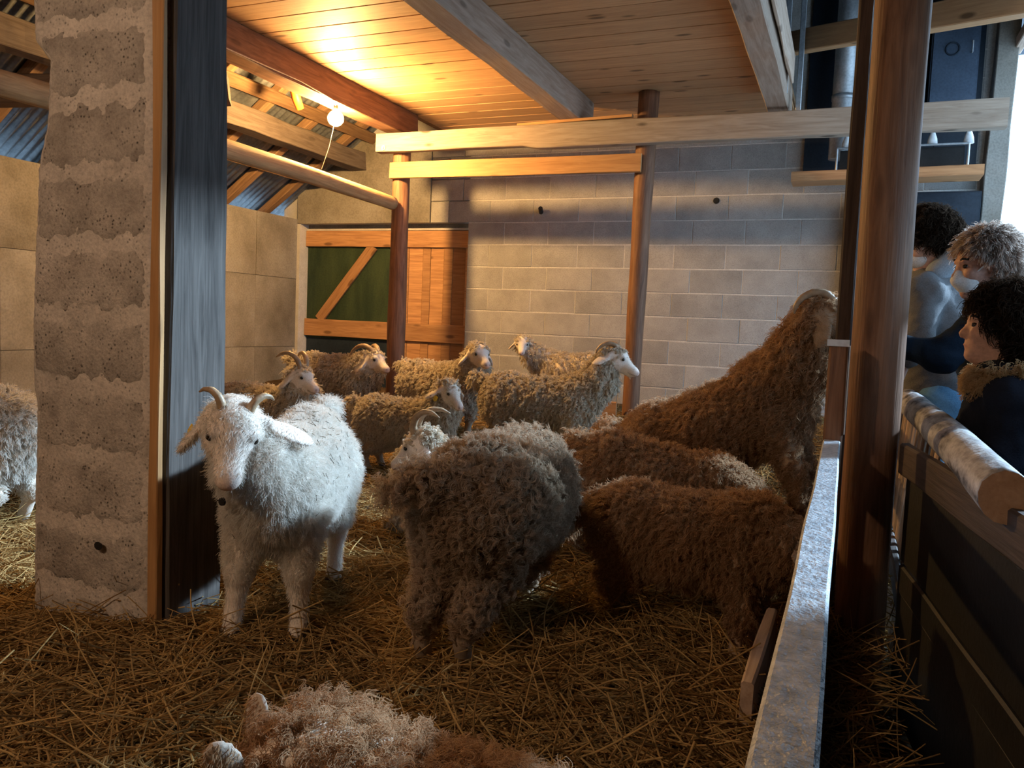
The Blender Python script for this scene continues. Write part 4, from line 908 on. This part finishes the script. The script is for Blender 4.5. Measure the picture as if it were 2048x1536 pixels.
    if fur:
        m = 2000; a = rng.uniform(0, 2*PI, m); Pc = nk+(R@np.stack([np.cos(a)*.128-.03, np.sin(a)*.162, -.008+.014*rng.normal(size=m)-.035*np.cos(a)])).T*s*1.0
        d = unit_rows(Pc-nk+V3(0, 0, .02)); X, Rd = locks(Pc, d, np.full(m, .036), rng, 7, 6, .008, .004, 1., 1, .3, (0, 0, 0), .5, .2, .0012, .4); o = curves('fur_collar', X, Rd, fur, root); o['label'] = 'tan fur collar'
def build_people():
    dark = fibre('dark_hair', (.012, .008, .006), (.07, .048, .034), .6); pale = fibre('fair_hair', (.30, .22, .17), (.70, .60, .54), .6); fur = fibre('tan_fur', (.36, .24, .12), (.62, .45, .26), .5)
    person('child with dark curly hair in a dark coat with tan fur collar', (0.480, 2.850, -0.250), (0.427, 2.850, 1.000), (-.97, -.05, .02), (0.455, 2.850, 0.875), (0.480, 2.850, 0.660), (0.500, 2.850, 0.360),
           [((0.450, 2.700, 0.790), (0.430, 2.670, 0.600), (0.420, 2.730, 0.450), (-1, .1, .1), (0, 0, -1), 1), ((0.470, 2.990, 0.790), (0.450, 3.020, 0.600), (0.430, 2.990, 0.450), (-1, -.1, .1), (0, 0, -1), -1)],
           [((0.500, 2.770, 0.360), (0.480, 2.770, 0.050), (0.500, 2.770, -0.230)), ((0.500, 2.930, 0.360), (0.480, 2.930, 0.050), (0.500, 2.930, -0.230))], (.50, .28, .19), (.010, .013, .022), (.03, .035, .05), dark, .93, 1500, hairlen=.055, curl=.012, turns=1.8, fur=fur, seed=31, coat_r=.98)
    person('woman in a face mask and dark jacket stretching an arm towards the goats', (0.620, 3.500, -0.250), (0.455, 3.500, 1.245), (-.93, -.28, -.20), (0.500, 3.520, 1.110), (0.560, 3.520, 0.900), (0.660, 3.520, 0.550),
           [((0.460, 3.380, 1.030), (0.330, 3.360, 0.900), (0.165, 3.420, 0.930), (-1, .1, .1), (0, 0, -1), 1), ((0.560, 3.700, 1.020), (0.530, 3.720, 0.700), (0.460, 3.660, 0.500), (-1, -.2, 0), (0, 0, -1), -1)],
           [((0.660, 3.430, 0.550), (0.620, 3.430, 0.150), (0.660, 3.430, -0.230)), ((0.660, 3.610, 0.550), (0.620, 3.610, 0.150), (0.660, 3.610, -0.230))], (.48, .26, .19), (.012, .022, .040), (.02, .025, .04), pale, 1.0, 1600, True, .05, .003, 1., seed=33)
    person('man with dark curly hair in a grey hooded jacket and blue jeans', (.45, 4.25, -.25), (.30, 4.12, 1.40), (-.85, -.25, -.50), (.35, 4.15, 1.25), (.375, 4.15, 1.03), (.42, 4.15, .68),
           [((.30, 3.98, 1.17), (.285, 3.93, .95), (.255, 3.95, .86), (-.9, -.2, -.3), (-.2, -.9, 0), 1), ((.37, 4.33, 1.17), (.34, 4.40, .92), (.24, 4.33, .86), (-1, -.1, 0), (0, 0, -1), -1)],
           [((.40, 4.06, .68), (.33, 4.0, .62-.35), (.42, 4.06, -.23)), ((.42, 4.24, .68), (.38, 4.26, .24), (.44, 4.24, -.23))], (.62, .38, .30), (.15, .155, .165), (.12, .26, .42), dark, 1.0, 1300, True, .06, .012, 1.8, seed=35, hood=(.30, .34, .38))
build_people()

# ------------------------------------------------------------------ far right: loft beam, shelves, dark store
def build_store():
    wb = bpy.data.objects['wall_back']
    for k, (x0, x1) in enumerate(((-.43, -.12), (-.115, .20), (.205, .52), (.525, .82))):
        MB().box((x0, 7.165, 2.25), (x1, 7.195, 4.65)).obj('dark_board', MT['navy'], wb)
    o = beam('loft_beam', (-.62, 6.35, 3.06), (.95, 5.0, 2.75), .10, .15, MT['pine'], seed=5); tag(o, 'pale slanting beam high behind the thick brown post', 'beam')
    for x, y0, z0, z1, lab in ((-.50, 5.85, 2.58, 4.3, 'shorter of the two grey steel bars hanging by the outermost joist'), (-.42, 6.05, 2.45, 4.3, 'longer of the two grey steel bars hanging by the outermost joist')):
        o = beam('steel_bar', (x, y0, z0), (x-.01, y0, z1), .035, .035, MT['steel'], up=(0, 1, 0), wob=0, bev=.003); tag(o, lab, 'bar', 'hanging steel bars')
    o = MB().tube([(-.15, 6.95, 2.35), (-.15, 6.95, 4.69)], .085, 20).tube([(-.15, 6.95, 2.80), (-.15, 6.95, 2.84)], .09, 20).obj('flue_pipe', MT['steel'], smooth=True); tag(o, 'upright galvanised flue pipe left of the thick brown post', 'pipe')
    o = beam('wall_shelf', (-.47, 6.62, 2.145), (.80, 6.62, 2.155), .24, .075, MT['door'], seed=6); tag(o, 'thick wooden shelf board under the crossbeam', 'shelf')
    cr = empty('dark_crate', (.10, 6.66, 2.19)); tag(cr, 'black metal frame crate standing on the wooden shelf', 'crate')
    for a, b in (((-.26, -.1, 0), (-.26, -.1, .16)), ((.6, -.1, 0), (.6, -.1, .16)), ((-.26, -.1, .16), (.6, -.1, .16)), ((0, -.1, 0), (0, -.1, .16))): MB().tube([a, b], .008, 8).obj('frame_bar', MT['steel'], cr)
    MB().box((-.24, -.07, 0), (.58, .1, .15)).obj('crate_body', MT['black'], cr)
    for x, lab in ((-.10, 'small silvery funnel standing on the crate beside the flue pipe'), (.47, 'small silvery funnel on the crate right of the thick post'), (.70, 'small silvery funnel nearest the daylit doorway')):
        o = MB().tube([(x, 6.60, 2.36), (x, 6.60, 2.40), (x, 6.60, 2.47)], [.035, .03, .006], 14).obj('funnel', MT['white'], smooth=True); tag(o, lab, 'funnel', 'small silvery funnels')
    for i, (x0, x1, z0, z1, lab) in enumerate(((.15, .42, 2.70, 3.7, 'dark blue cabinet high beside the thick brown post'), (.44, .76, 2.72, 3.45, 'dark blue cabinet with a round ring on its door'), (-.02, .85, 1.15, 2.08, 'blue-black cupboard under the wooden shelf'))):
        cb = empty('wall_cabinet', ((x0+x1)/2, 7.0, z0)); tag(cb, lab, 'cabinet'); w_ = (x1-x0)/2; hh = z1-z0
        MB().box((-w_, -.06, 0), (w_, .18, hh)).obj('cabinet_body', MT['loft'] if i < 2 else MT['navy'], cb)
        MB().box((-w_+.012, -.078, .012), (-.004 if i == 2 else w_-.012, -.062, hh-.012)).obj('door', MT['loft'] if i < 2 else MT['navy'], cb)
        if i == 2: MB().box((.004, -.078, .012), (w_-.012, -.062, hh-.012)).obj('door', MT['navy'], cb)
        if i == 1:
            P = [(.045*math.cos(a)-.02, -.082, .40+.045*math.sin(a)) for a in np.linspace(0, 2*PI, 25)]; MB().tube(P, .006, 6).obj('ring', MT['navy'], cb)
        MB().tube([(w_-.05, -.078, hh*.5), (w_-.05, -.10, hh*.5), (w_-.05, -.10, hh*.5+.08), (w_-.05, -.078, hh*.5+.08)], .005, 6).obj('handle', MT['steel'], cb)
    o = MB().tube([(.52, 6.86, 1.72), (.52, 6.86, 1.79)], [.03, .025], 12).obj('tin_can', MT['steel'], smooth=True); tag(o, 'small shiny tin hanging before the dark cupboard', 'tin')
    j = beam('door_jamb', (.895, 7.12, -.25), (.985, 7.12, 4.69), .14, .16, MT['render'], up=(0, 1, 0), wob=.006); tag(j, 'pale post beside the bright doorway', 'post')
    tr = beam('trim_1', (1.03, 3.75, 3.17), (1.03, 7.2, 3.17), .06, .08, MT['joist']); tag(tr, kind='structure')
build_store()
